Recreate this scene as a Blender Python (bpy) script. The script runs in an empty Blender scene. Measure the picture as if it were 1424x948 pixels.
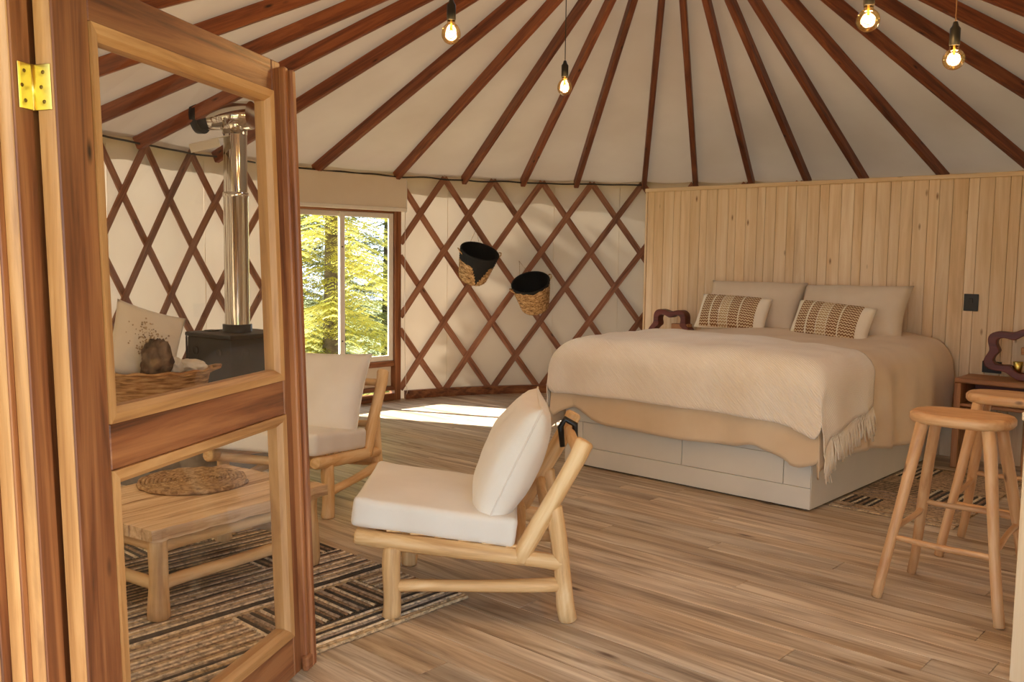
import bpy, bmesh, math, random
from mathutils import Vector, Matrix, Euler, noise
random.seed(7)
PI = math.pi
R = math.radians
SC = bpy.context.scene
COL = SC.collection

# ------------------------------------------------------------------ camera
F_PX, PITCH, ROLL, CAM_H = 1287.0, R(5.17), R(0.78), 1.45
cp, sp, cr, sr = math.cos(PITCH), math.sin(PITCH), math.cos(ROLL), math.sin(ROLL)
right = Vector((cr, sr * sp, sr * cp)); down = Vector((sr, -cr * sp, -cr * cp)); fwd = Vector((0, cp, -sp))
cam_d = bpy.data.cameras.new('camera'); cam = bpy.data.objects.new('camera', cam_d); COL.objects.link(cam)
cam.matrix_world = Matrix(((right.x, -down.x, -fwd.x, 0), (right.y, -down.y, -fwd.y, 0), (right.z, -down.z, -fwd.z, CAM_H), (0, 0, 0, 1)))
cam_d.sensor_width = 36; cam_d.lens = F_PX / 1424 * 36; cam_d.clip_end = 200; cam_d.clip_start = .05
SC.camera = cam

# ------------------------------------------------------------------ world, sun, exposure
SC.view_settings.view_transform = 'Standard'; SC.view_settings.look = 'None'
SC.view_settings.gamma = 1; SC.view_settings.use_curve_mapping = False
SC.view_settings.exposure = 1.62
W = bpy.data.worlds.new('sky'); SC.world = W; W.use_nodes = True
wn = W.node_tree.nodes; wl = W.node_tree.links; wn.clear()
wo = wn.new('ShaderNodeOutputWorld'); wb = wn.new('ShaderNodeBackground')
wb.inputs['Color'].default_value = (.80, .97, 1.17, 1)
wb.inputs['Strength'].default_value = 1.35
wl.new(wb.outputs[0], wo.inputs[0])
sun_d = bpy.data.lights.new('sun', 'SUN'); sun_d.energy = 10; sun_d.angle = R(1.2); sun_d.color = (1, .94, .85)
sun = bpy.data.objects.new('sun', sun_d); COL.objects.link(sun)
sun.rotation_euler = Vector((.74, -.26, -.62)).to_track_quat('-Z', 'Y').to_euler()
SC.cycles.max_bounces = 10; SC.cycles.diffuse_bounces = 6; SC.cycles.transparent_max_bounces = 16
SC.cycles.caustics_reflective = False; SC.cycles.caustics_refractive = False
SC.cycles.sample_clamp_indirect = 8

# ------------------------------------------------------------------ materials
def lin(r, g, b):
    f = lambda v: (v / 255 / 12.92) if v / 255 <= .04045 else ((v / 255 + .055) / 1.055) ** 2.4
    return (f(r), f(g), f(b), 1)

def base_mat(name, rough=.6):
    m = bpy.data.materials.new(name); m.use_nodes = True
    nt = m.node_tree; b = nt.nodes['Principled BSDF']; b.inputs['Roughness'].default_value = rough
    return m, nt, b

def nd(nt, t, **kw):
    n = nt.nodes.new(t)
    for k, v in kw.items():
        if k in n.inputs: n.inputs[k].default_value = v
        else: setattr(n, k, v)
    return n

def ramp(nt, fac, stops):
    r = nt.nodes.new('ShaderNodeValToRGB'); e = r.color_ramp.elements
    while len(e) < len(stops): e.new(.5)
    for i, (p, c) in enumerate(stops): e[i].position = p; e[i].color = c
    nt.links.new(fac, r.inputs[0]); return r

def obj_coord(nt, scale, rnd=True):
    tc = nd(nt, 'ShaderNodeTexCoord'); L = nt.links
    src = tc.outputs['Object']
    if rnd:
        oi = nd(nt, 'ShaderNodeObjectInfo'); mul = nd(nt, 'ShaderNodeVectorMath', operation='SCALE')
        cmb = nd(nt, 'ShaderNodeCombineXYZ'); cmb.inputs[0].default_value = 1; cmb.inputs[1].default_value = .37; cmb.inputs[2].default_value = .71
        m2 = nd(nt, 'ShaderNodeMath', operation='MULTIPLY'); m2.inputs[1].default_value = 37
        L.new(oi.outputs['Random'], m2.inputs[0]); L.new(cmb.outputs[0], mul.inputs[0]); L.new(m2.outputs[0], mul.inputs['Scale'])
        add = nd(nt, 'ShaderNodeVectorMath', operation='ADD'); L.new(src, add.inputs[0]); L.new(mul.outputs[0], add.inputs[1]); src = add.outputs[0]
    mp = nd(nt, 'ShaderNodeMapping'); mp.inputs['Scale'].default_value = scale; L.new(src, mp.inputs[0])
    return mp.outputs[0]

def wood(name, cols, scale=(1.2, 14, 14), rough=.5, knots=True, vary=.25, knot_col=None, bump=.15, knot_scale=(3, 9, 9), tint=None):
    """grain runs along local X; cols = dark, mid, light"""
    m, nt, b = base_mat(name, rough); L = nt.links
    v = obj_coord(nt, scale)
    n1 = nd(nt, 'ShaderNodeTexNoise', Scale=1.0, Detail=6.0, Roughness=.62, Distortion=1.1); L.new(v, n1.inputs['Vector'])
    v2 = obj_coord(nt, (scale[0] * 2.5, scale[1] * 5, scale[2] * 5))
    n2 = nd(nt, 'ShaderNodeTexNoise', Scale=1.0, Detail=3.0); L.new(v2, n2.inputs['Vector'])
    mx = nd(nt, 'ShaderNodeMath', operation='MULTIPLY_ADD'); mx.inputs[1].default_value = .3; L.new(n2.outputs[0], mx.inputs[0]); L.new(n1.outputs[0], mx.inputs[2])
    rp = ramp(nt, mx.outputs[0], [(.44, cols[0]), (.62, cols[1]), (.82, cols[2])])
    col = rp.outputs[0]
    if knots:
        v3 = obj_coord(nt, knot_scale)
        vo = nd(nt, 'ShaderNodeTexVoronoi', Scale=1.0); L.new(v3, vo.inputs['Vector'])
        kr = ramp(nt, vo.outputs['Distance'], [(.03, (1, 1, 1, 1)), (.11, (0, 0, 0, 1))])
        mixk = nd(nt, 'ShaderNodeMix', data_type='RGBA'); L.new(kr.outputs[0], mixk.inputs['Factor']); L.new(col, mixk.inputs['A'])
        mixk.inputs['B'].default_value = knot_col or tuple(c * .35 for c in cols[0][:3]) + (1,)
        col = mixk.outputs['Result']
    if vary:
        oi = nd(nt, 'ShaderNodeObjectInfo'); mr = nd(nt, 'ShaderNodeMapRange'); L.new(oi.outputs['Random'], mr.inputs[0])
        mr.inputs[3].default_value = 1 - vary; mr.inputs[4].default_value = 1 + vary * .6
        hs = nd(nt, 'ShaderNodeHueSaturation'); L.new(col, hs.inputs['Color']); L.new(mr.outputs[0], hs.inputs['Value']); col = hs.outputs[0]
    if tint:
        v4 = obj_coord(nt, (.55, 5, 5)); n4 = nd(nt, 'ShaderNodeTexNoise', Scale=1.0, Detail=2.0); L.new(v4, n4.inputs['Vector'])
        r4 = ramp(nt, n4.outputs[0], [(.38, (0, 0, 0, 1)), (.62, (1, 1, 1, 1))])
        m4 = nd(nt, 'ShaderNodeMix', data_type='RGBA'); m4.blend_type = 'MULTIPLY'; L.new(r4.outputs[0], m4.inputs['Factor']); L.new(col, m4.inputs['A']); m4.inputs['B'].default_value = tint; col = m4.outputs['Result']
    L.new(col, b.inputs['Base Color'])
    bp = nd(nt, 'ShaderNodeBump', Strength=bump, Distance=.01); L.new(mx.outputs[0], bp.inputs['Height']); L.new(bp.outputs[0], b.inputs['Normal'])
    return m

def cloth_mat(name, c1, c2, scale=220, rough=.9, bump=.25, kind='weave', translucent=0, blot=2.0):
    m, nt, b = base_mat(name, rough); L = nt.links
    tc = nd(nt, 'ShaderNodeTexCoord'); b.inputs['Sheen Weight'].default_value = .2
    n1 = nd(nt, 'ShaderNodeTexNoise', Scale=blot, Detail=4.0); L.new(tc.outputs['Object'], n1.inputs['Vector'])
    rp = ramp(nt, n1.outputs[0], [(.35, c1), (.65, c2)])
    L.new(rp.outputs[0], b.inputs['Base Color'])
    if kind == 'weave':
        n2 = nd(nt, 'ShaderNodeTexNoise', Scale=float(scale), Detail=2.0); L.new(tc.outputs['Object'], n2.inputs['Vector']); h = n2.outputs[0]
    else:
        n2 = nd(nt, 'ShaderNodeTexWave', Scale=float(scale), Distortion=1.0); n2.bands_direction = 'DIAGONAL'; L.new(tc.outputs['Object'], n2.inputs['Vector']); h = n2.outputs['Fac']
    bp = nd(nt, 'ShaderNodeBump', Strength=bump, Distance=.004); L.new(h, bp.inputs['Height']); L.new(bp.outputs[0], b.inputs['Normal'])
    if translucent:
        tr = nd(nt, 'ShaderNodeBsdfTranslucent'); L.new(rp.outputs[0], tr.inputs['Color'])
        mx = nd(nt, 'ShaderNodeMixShader'); mx.inputs[0].default_value = translucent
        out = nt.nodes['Material Output']; L.new(b.outputs[0], mx.inputs[1]); L.new(tr.outputs[0], mx.inputs[2]); L.new(mx.outputs[0], out.inputs[0])
    return m

def plain(name, col, rough=.5, metal=0, bump=0, bscale=60, var=.12):
    m, nt, b = base_mat(name, rough); L = nt.links
    tc = nd(nt, 'ShaderNodeTexCoord'); n = nd(nt, 'ShaderNodeTexNoise', Scale=float(bscale), Detail=3.0); L.new(tc.outputs['Object'], n.inputs['Vector'])
    lo = tuple(c * (1 - var) for c in col[:3]) + (1,); hi = tuple(min(1, c * (1 + var)) for c in col[:3]) + (1,)
    rp = ramp(nt, n.outputs[0], [(.3, lo), (.7, hi)]); L.new(rp.outputs[0], b.inputs['Base Color']); b.inputs['Metallic'].default_value = metal
    if bump:
        bp = nd(nt, 'ShaderNodeBump', Strength=bump, Distance=.006); L.new(n.outputs[0], bp.inputs['Height']); L.new(bp.outputs[0], b.inputs['Normal'])
    return m

def thin_glass(name, tint=(1, 1, 1, 1), refl=.5, rough=.02):
    m = bpy.data.materials.new(name); m.use_nodes = True; nt = m.node_tree; L = nt.links; nt.nodes.clear()
    out = nd(nt, 'ShaderNodeOutputMaterial'); t = nd(nt, 'ShaderNodeBsdfTransparent'); t.inputs[0].default_value = tint
    g = nd(nt, 'ShaderNodeBsdfGlossy', Roughness=rough); lw = nd(nt, 'ShaderNodeFresnel', IOR=1.45)
    mu = nd(nt, 'ShaderNodeMath', operation='MULTIPLY'); mu.inputs[1].default_value = refl; L.new(lw.outputs[0], mu.inputs[0])
    mx = nd(nt, 'ShaderNodeMixShader'); L.new(mu.outputs[0], mx.inputs[0]); L.new(t.outputs[0], mx.inputs[1]); L.new(g.outputs[0], mx.inputs[2]); L.new(mx.outputs[0], out.inputs[0])
    return m

def emit(name, col, s):
    m, nt, b = base_mat(name); b.inputs['Base Color'].default_value = col; b.inputs['Emission Color'].default_value = col; b.inputs['Emission Strength'].default_value = s
    return m

M = {}
M['rafter'] = wood('rafter_wood', (lin(84, 42, 22), lin(126, 66, 36), lin(156, 90, 52)), vary=.2, rough=.55)
M['lattice'] = wood('lattice_wood', (lin(104, 64, 42), lin(146, 94, 64), lin(172, 120, 86)), vary=.2, rough=.6)
M['frame'] = wood('frame_wood', (lin(76, 40, 20), lin(130, 76, 42), lin(164, 108, 64)), scale=(.9, 16, 16), vary=.15, rough=.42)
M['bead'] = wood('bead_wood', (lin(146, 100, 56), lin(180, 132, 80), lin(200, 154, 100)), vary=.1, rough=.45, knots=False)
M['pine'] = wood('pine_board', (lin(208, 178, 138), lin(224, 196, 156), lin(234, 212, 178)), scale=(.7, 9, 9), vary=.07, rough=.6, knot_col=lin(136, 98, 64), knot_scale=(3.2, 9, 9), tint=(.93, .87, .78, 1))
M['log'] = wood('peeled_log', (lin(188, 144, 92), lin(218, 176, 120), lin(234, 202, 152)), scale=(1.6, 12, 12), vary=.12, rough=.55, knot_scale=(4, 8, 8), knot_col=lin(120, 80, 46))
M['stool'] = wood('stool_wood', (lin(176, 126, 80), lin(204, 156, 106), lin(220, 180, 132)), scale=(1.6, 14, 14), vary=.08, rough=.5, knot_scale=(4, 8, 8), knot_col=lin(90, 56, 36))
M['plank'] = wood('floor_plank', (lin(132, 112, 92), lin(186, 168, 145), lin(224, 211, 190)), scale=(1.0, 13, 13), vary=.2, rough=.42, knot_col=lin(96, 68, 50), knot_scale=(1.6, 6, 6), bump=.06, tint=(.88, .78, .66, 1))
M['tabletop'] = wood('table_top', (lin(160, 122, 84), lin(204, 168, 126), lin(226, 198, 160)), scale=(1.2, 22, 22), vary=.06, rough=.6, bump=.6)
M['bedside'] = wood('bedside_wood', (lin(132, 84, 48), lin(166, 114, 70), lin(188, 138, 92)), vary=.08)
M['redwood'] = wood('dark_red_wood', (lin(70, 26, 18), lin(96, 38, 26), lin(112, 50, 34)), vary=.05, knots=False, rough=.45)
M['deck'] = wood('deck_wood', (lin(120, 100, 80), lin(150, 128, 104), lin(176, 154, 128)), vary=.2)
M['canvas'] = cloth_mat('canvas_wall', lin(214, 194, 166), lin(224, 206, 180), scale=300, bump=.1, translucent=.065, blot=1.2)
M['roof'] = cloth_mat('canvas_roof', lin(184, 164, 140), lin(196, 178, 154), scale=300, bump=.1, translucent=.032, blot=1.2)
M['valance'] = cloth_mat('canvas_valance', lin(226, 208, 178), lin(232, 216, 190), scale=300, bump=.1)
M['light_blind'] = cloth_mat('light_blind_cloth', lin(232, 220, 200), lin(238, 228, 210), scale=300, bump=.1, translucent=.5)  # cloth for the added side window, passes sun on as soft light
M['linen'] = cloth_mat('linen_cushion', lin(222, 213, 198), lin(230, 223, 210), scale=400, bump=.2, blot=3)
M['duvet'] = cloth_mat('duvet_linen', lin(214, 186, 148), lin(222, 198, 162), scale=350, bump=.3, blot=3)
M['pillow'] = cloth_mat('pillow_linen', lin(208, 188, 158), lin(218, 200, 172), scale=350, bump=.3, blot=3)
M['throw'] = cloth_mat('throw_wool', lin(236, 220, 196), lin(242, 230, 210), scale=34, bump=.5, kind='wave', blot=3)
M['fringe'] = cloth_mat('fringe_wool', lin(232, 214, 184), lin(240, 226, 200), scale=200)
M['cream'] = cloth_mat('cream_cotton', lin(236, 222, 194), lin(242, 230, 206), scale=300)
M['basepaint'] = plain('bed_base_paint', lin(214, 206, 188), .45, var=.03, bscale=4)
M['white'] = plain('white_paint', lin(236, 226, 208), .4, var=.03, bscale=8)
M['iron'] = plain('black_iron', lin(24, 22, 20), .6, .1, bump=.15, bscale=120)
M['black'] = plain('black_plastic', lin(22, 20, 18), .4, var=.05)
M['blackfibre'] = plain('black_fibre', lin(26, 24, 21), .85, var=.2, bump=.3)
M['dark'] = plain('dark_gap', lin(40, 26, 16), .8)
M['steel'] = plain('polished_steel', lin(224, 218, 206), .08, 1, var=.03, bscale=6)
M['brass'] = plain('brass', lin(226, 204, 110), .28, 1, var=.06)
M['screw'] = plain('screw_metal', lin(120, 96, 50), .4, 1)
M['stone'] = plain('hearth_stone', lin(150, 146, 140), .8, bump=.3, bscale=20)
M['glass'] = thin_glass('window_glass', refl=.1)
M['dome'] = thin_glass('dome_acrylic', (.9, .92, .92, 1), .5, .2)
M['bulbglass'] = thin_glass('amber_bulb_glass', (1, .80, .52, 1), .6, .02)
M['filament'] = emit('bulb_filament', (1, .72, .34, 1), 18)
M['wire'] = plain('cord_black', lin(40, 34, 28), .6)
M['cordbrown'] = plain('cord_brown', lin(120, 84, 56), .7)
M['grass'] = plain('ground_grass', lin(104, 110, 60), .95, bump=.4, bscale=6, var=.3)
M['bark'] = plain('bark', lin(96, 80, 62), .9, bump=.8, bscale=18, var=.3)

# wicker / straw
def straw(name, c1, c2, c3, sc=(30, 30, 60)):
    m, nt, b = base_mat(name, .75); L = nt.links
    v = obj_coord(nt, sc, False)
    n = nd(nt, 'ShaderNodeTexNoise', Scale=1.0, Detail=3.0, Distortion=.6); L.new(v, n.inputs['Vector'])
    rp = ramp(nt, n.outputs[0], [(.34, c1), (.5, c2), (.68, c3)]); L.new(rp.outputs[0], b.inputs['Base Color'])
    bp = nd(nt, 'ShaderNodeBump', Strength=.6, Distance=.008); L.new(n.outputs[0], bp.inputs['Height']); L.new(bp.outputs[0], b.inputs['Normal'])
    return m
M['straw'] = straw('straw_weave', lin(110, 74, 40), lin(190, 146, 92), lin(226, 190, 138))
M['wicker'] = straw('wicker_weave', lin(132, 90, 48), lin(182, 134, 82), lin(208, 166, 112), (9, 9, 70))
M['seagrass'] = straw('seagrass_coil', lin(120, 88, 54), lin(164, 128, 86), lin(196, 162, 118), (40, 40, 40))
M['kindling'] = straw('brown_paper', lin(70, 54, 40), lin(110, 88, 66), lin(146, 120, 92), (9, 9, 9))
M['rugbase'] = straw('rug_base', lin(110, 88, 62), lin(156, 130, 98), lin(186, 162, 128), (60, 60, 60))
for k, c in {'rug_dark': (70, 62, 54), 'rug_cream': (224, 208, 180), 'rug_tan': (186, 160, 122), 'rug_brown': (150, 122, 96), 'rug_grey': (170, 152, 132)}.items():
    M[k] = straw(k, lin(*[v * .72 for v in c]), lin(*c), lin(*[min(255, v * 1.14) for v in c]), (45, 45, 45))
def braid(name, c1, c2, c3):
    """plaited rows: zigzag strands across the band (local x) stepping up it (local z)"""
    m, nt, b = base_mat(name, .85); L = nt.links
    tc = nd(nt, 'ShaderNodeTexCoord'); sx = nd(nt, 'ShaderNodeSeparateXYZ'); L.new(tc.outputs['Object'], sx.inputs[0])
    pp = nd(nt, 'ShaderNodeMath', operation='PINGPONG'); pp.inputs[1].default_value = .012; L.new(sx.outputs[0], pp.inputs[0])
    m1 = nd(nt, 'ShaderNodeMath', operation='MULTIPLY'); m1.inputs[1].default_value = 260; L.new(pp.outputs[0], m1.inputs[0])
    m2 = nd(nt, 'ShaderNodeMath', operation='MULTIPLY_ADD'); m2.inputs[1].default_value = 300; L.new(sx.outputs[2], m2.inputs[0]); L.new(m1.outputs[0], m2.inputs[2])
    sn = nd(nt, 'ShaderNodeMath', operation='SINE'); L.new(m2.outputs[0], sn.inputs[0])
    h = nd(nt, 'ShaderNodeMath', operation='MULTIPLY_ADD'); h.inputs[1].default_value = .5; h.inputs[2].default_value = .5; L.new(sn.outputs[0], h.inputs[0])
    rp = ramp(nt, h.outputs[0], [(.2, c1), (.5, c2), (.85, c3)]); L.new(rp.outputs[0], b.inputs['Base Color'])
    bp = nd(nt, 'ShaderNodeBump', Strength=.7, Distance=.006); L.new(h.outputs[0], bp.inputs['Height']); L.new(bp.outputs[0], b.inputs['Normal'])
    return m
M['weave_brown'] = braid('weave_brown', lin(132, 88, 50), lin(182, 134, 84), lin(234, 212, 172))
M['weave_tan'] = braid('weave_tan', lin(190, 152, 104), lin(218, 188, 144), lin(242, 226, 194))

def leaf_mat(name, c1, c2, c3):
    m, nt, b = base_mat(name, .7); L = nt.links
    tc = nd(nt, 'ShaderNodeTexCoord'); n = nd(nt, 'ShaderNodeTexNoise', Scale=1.6, Detail=3.0); L.new(tc.outputs['Object'], n.inputs['Vector'])
    rp = ramp(nt, n.outputs[0], [(.35, c1), (.5, c2), (.64, c3)]); L.new(rp.outputs[0], b.inputs['Base Color'])
    tr = nd(nt, 'ShaderNodeBsdfTranslucent'); L.new(rp.outputs[0], tr.inputs['Color']); mx = nd(nt, 'ShaderNodeMixShader'); mx.inputs[0].default_value = .5
    out = nt.nodes['Material Output']; L.new(b.outputs[0], mx.inputs[1]); L.new(tr.outputs[0], mx.inputs[2]); L.new(mx.outputs[0], out.inputs[0])
    return m
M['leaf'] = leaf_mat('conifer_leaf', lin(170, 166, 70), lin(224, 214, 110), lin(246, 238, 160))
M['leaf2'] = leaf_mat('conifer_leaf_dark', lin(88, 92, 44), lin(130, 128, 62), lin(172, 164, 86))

# ------------------------------------------------------------------ mesh helpers
def link(name, me, mat=None, parent=None, Mx=None, smooth=False, mats=None):
    o = bpy.data.objects.new(name, me); COL.objects.link(o)
    if mats:
        for q in mats: me.materials.append(q)
    elif mat is not None and not me.materials: me.materials.append(mat)
    if smooth:
        for p in me.polygons: p.use_smooth = True
    if parent is not None: o.parent = parent
    if Mx is not None: o.matrix_local = Mx if parent is not None else Mx
    return o

def mk(verts, faces, midx=None):
    me = bpy.data.meshes.new('mesh'); me.from_pydata([tuple(v) for v in verts], [], faces)
    if midx: me.polygons.foreach_set('material_index', midx)
    me.update(); return me

def tag(o, label=None, cat=None, group=None, kind=None):
    if label: o['label'] = label
    if cat: o['category'] = cat
    if group: o['group'] = group
    if kind: o['kind'] = kind
    return o

def empty(name, loc=(0, 0, 0), rz=0, Mx=None):
    o = bpy.data.objects.new(name, None); COL.objects.link(o); o.empty_display_size = .1
    if Mx is not None: o.matrix_world = Mx
    else: o.location = loc; o.rotation_euler = (0, 0, rz)
    return o

def box_me(sx, sy, sz, bev=.004, seg=1):
    bm = bmesh.new(); bmesh.ops.create_cube(bm, size=1)
    for v in bm.verts: v.co = Vector((v.co.x * sx, v.co.y * sy, v.co.z * sz))
    if bev: bmesh.ops.bevel(bm, geom=bm.edges[:], offset=min(bev, .45 * min(sx, sy, sz)), segments=seg, affect='EDGES', profile=.5)
    me = bpy.data.meshes.new('box'); bm.to_mesh(me); bm.free(); return me

def box(name, lo, hi, mat, parent=None, bev=.004, axis='X', seg=1, smooth=False):
    """axis aligned box in the parent's frame; grain (local X) along axis"""
    lo, hi = Vector(lo), Vector(hi); c = (lo + hi) / 2; d = hi - lo
    if axis == 'X': me = box_me(d.x, d.y, d.z, bev, seg); Rm = Matrix.Identity(4)
    elif axis == 'Y': me = box_me(d.y, d.x, d.z, bev, seg); Rm = Matrix.Rotation(PI / 2, 4, 'Z')
    else: me = box_me(d.z, d.y, d.x, bev, seg); Rm = Matrix.Rotation(-PI / 2, 4, 'Y')
    return link(name, me, mat, parent, Matrix.Translation(c) @ Rm, smooth)

def frame_mx(p0, p1, up=Vector((0, 0, 1))):
    x = (Vector(p1) - Vector(p0)).normalized(); up = Vector(up)
    if abs(x.dot(up)) > .99: up = Vector((0, 1, 0))
    y = up.cross(x).normalized(); z = x.cross(y)
    m = Matrix((x, y, z)).transposed().to_4x4(); m.translation = (Vector(p0) + Vector(p1)) / 2
    return m

def beam(name, p0, p1, w, h, mat, parent=None, up=Vector((0, 0, 1)), bev=.004):
    return link(name, box_me((Vector(p1) - Vector(p0)).length, w, h, bev), mat, parent, frame_mx(p0, p1, up))

def tube_data(pts, radii, seg=10, caps=True):
    V, Fc = [], []; n = len(pts); pts = [Vector(p) for p in pts]
    pu = None
    for i, p in enumerate(pts):
        t = (pts[min(i + 1, n - 1)] - pts[max(i - 1, 0)]).normalized()
        u = (pu - t * pu.dot(t)) if pu is not None else t.orthogonal()
        u = u.normalized(); pu = u; v = t.cross(u); r = radii[i] if hasattr(radii, '__len__') else radii
        for k in range(seg):
            a = 2 * PI * k / seg; V.append(p + u * (r * math.cos(a)) + v * (r * math.sin(a)))
    for i in range(n - 1):
        for k in range(seg):
            a, b = i * seg + k, i * seg + (k + 1) % seg; Fc.append((a, b, b + seg, a + seg))
    if caps: Fc.append(tuple(range(seg - 1, -1, -1))); Fc.append(tuple((n - 1) * seg + k for k in range(seg)))
    return V, Fc

def tube(name, pts, radii, mat, parent=None, seg=10, Mx=None):
    V, Fc = tube_data(pts, radii, seg); o = link(name, mk(V, Fc), mat, parent, Mx)
    for p in o.data.polygons: p.use_smooth = len(p.vertices) == 4
    return o

def log(name, p0, p1, r0, r1, mat, parent=None, wob=.004, seg=12, bow=0.0):
    """a peeled pole: local X along its length, slight taper, waviness and rounded ends"""
    Lg = (Vector(p1) - Vector(p0)).length; n = 9; rs = random.Random(hash((round(p0[0], 3), round(p1[2], 3), round(p0[1], 3))) & 0xffff)
    pts, rad = [], []
    ph = rs.random() * 6
    for i in range(n):
        t = i / (n - 1); e = wob * math.sin(ph + t * 5); e2 = wob * math.cos(ph * 2 + t * 4)
        if i in (0, n - 1): e = e2 = 0
        pts.append((-Lg / 2 + Lg * t, e, e2 + bow * math.sin(PI * t))); rad.append((r0 + (r1 - r0) * t) * (1 + .05 * math.sin(ph * 3 + t * 7)))
    c = min(r0, r1) * .25
    pts = [pts[0], (pts[0][0] + c, pts[0][1], pts[0][2])] + pts[1:-1] + [(pts[-1][0] - c, pts[-1][1], pts[-1][2]), pts[-1]]
    rad = [rad[0] * .8, rad[0]] + rad[1:-1] + [rad[-1], rad[-1] * .8]
    V, Fc = tube_data(pts, rad, seg); o = link(name, mk(V, Fc), mat, parent, frame_mx(p0, p1))
    for p in o.data.polygons: p.use_smooth = len(p.vertices) == 4
    return o

def lathe_data(prof, seg=32):
    V, Fc = [], []
    for r, z in prof:
        for k in range(seg):
            a = 2 * PI * k / seg; V.append(Vector((r * math.cos(a), r * math.sin(a), z)))
    for i in range(len(prof) - 1):
        for k in range(seg):
            a, b = i * seg + k, i * seg + (k + 1) % seg; Fc.append((a, b, b + seg, a + seg))
    return V, Fc

def lathe(name, prof, mat, parent=None, seg=32, Mx=None):
    V, Fc = lathe_data(prof, seg); return link(name, mk(V, Fc), mat, parent, Mx, True)

def grid(nu, nv, fn):
    V = [fn(i / nu, j / nv) for j in range(nv + 1) for i in range(nu + 1)]
    Fc = [(j * (nu + 1) + i, j * (nu + 1) + i + 1, (j + 1) * (nu + 1) + i + 1, (j + 1) * (nu + 1) + i) for j in range(nv) for i in range(nu)]
    return V, Fc

def copy_tree(o, parent=None):
    c = o.copy(); COL.objects.link(c)
    if parent is not None: c.parent = parent
    for ch in list(o.children): copy_tree(ch, c)
    return c

def sm(x):
    x = min(max(x, 0), 1); return x * x * (3 - 2 * x)

# ------------------------------------------------------------------ yurt plan
CX, CY, WALL_H, APEX = 1.0, 6.2, 2.2, 3.95
def RR(t):
    t %= 360
    if t < 60: t += 360
    if t <= 165: return 3.78
    if t < 243: return 3.78 + .82 * sm((t - 165) / 78)
    if t <= 273: return 4.6
    return 4.6 - .82 * sm((t - 273) / 147)
def wp(t, z=0, d=0):
    a = R(t); r = RR(t) + d; return Vector((CX + r * math.cos(a), CY + r * math.sin(a), z))
DOOR0, DOOR1 = 244.6, 275.5
WIN = [(124.6, 144.6), (197.0, 228.0)]      # windows: one in view, one added beyond the frame to bring in light
RING = .62
def roof_z(t, r): return WALL_H + (APEX - WALL_H) * (1 - r / RR(t))

A = Vector((-.741, .672, 0)); B = Vector((.672, .741, 0)); EX = -A
BED0 = Vector((1.74, 5.263, 0))
BEDM = Matrix((( EX.x, B.x, 0, BED0.x), (EX.y, B.y, 0, BED0.y), (0, 0, 1, 0), (0, 0, 0, 1)))

# ------------------------------------------------------------------ ground outside and deck
gv, gf = grid(24, 24, lambda u, v: Vector(((u - .5) * 70, 6 + (v - .5) * 70, -.55 + .12 * math.sin(u * 31) * math.cos(v * 27))))
tag(link('ground', mk(gv, gf), M['grass'], None, None, True), kind='structure')

# ------------------------------------------------------------------ floor planks
floor = empty('floor', (0, 0, 0)); tag(floor, kind='structure')
sub_v = [wp(t, -.022, .12) for t in range(0, 360, 4)]
link('subfloor', mk([v + Vector((0, 0, dz)) for dz in (0, -.06) for v in sub_v], [tuple(range(90)), tuple(range(179, 89, -1))] + [(k, k + 90, (k + 1) % 90 + 90, (k + 1) % 90) for k in range(90)]), M['dark'], floor)
PW = .14
def inside(p):
    d = p - Vector((CX, CY, 0)); return d.length < RR(math.degrees(math.atan2(d.y, d.x))) + .06
pr = random.Random(3)
b = -10 * PW + 2.09
rows = []
while b < 11.5:
    ends = [a for a in [x * .05 for x in range(-160, 260)] if inside(A * a + B * (b + PW / 2))]
    if ends: rows.append((b, min(ends) - .03, max(ends) + .03))
    b += PW
for b, a0, a1 in rows:
    a = a0; cut = a0 + .4 + pr.random() * 2.0
    while a < a1 - .05:
        e = min(cut, a1)
        if a1 - e < .35: e = a1
        c = A * ((a + e) / 2) + B * (b + PW / 2)
        mx = Matrix(((A.x, B.x, 0, c.x), (A.y, B.y, 0, c.y), (0, 0, -1, -.01), (0, 0, 0, 1)))
        link('plank', box_me(e - a - .0022, PW - .0022, .02, .0012), M['plank'], floor, mx)
        a = e; cut = e + 2.3
# deck in front of the doorway
deck = empty('deck', (0, 0, 0)); tag(deck, kind='structure')
for k in range(22):
    y = -1.3 + k * .15
    x1 = 1.6
    box('plank', (-2.4, y, -.1), (2.6, y + .143, -.07), M['deck'], deck, .003)

# unseen roof added over the deck to keep sky light off the door edges
sky_shade = empty('added_sky_shade', (0, 0, 0)); tag(sky_shade, kind='structure')
for k in range(30): box('shade_board', (-2.6, -1.6 + k * .105, 2.62 + .012 * k), (2.9, -1.6 + k * .105 + .1, 2.65 + .012 * k), M['pine'], sky_shade, .003)
for x in (-2.3, 2.6): box('post', (x - .05, -1.5, -.1), (x + .05, -1.4, 2.62), M['frame'], sky_shade, .005, 'Z')

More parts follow.
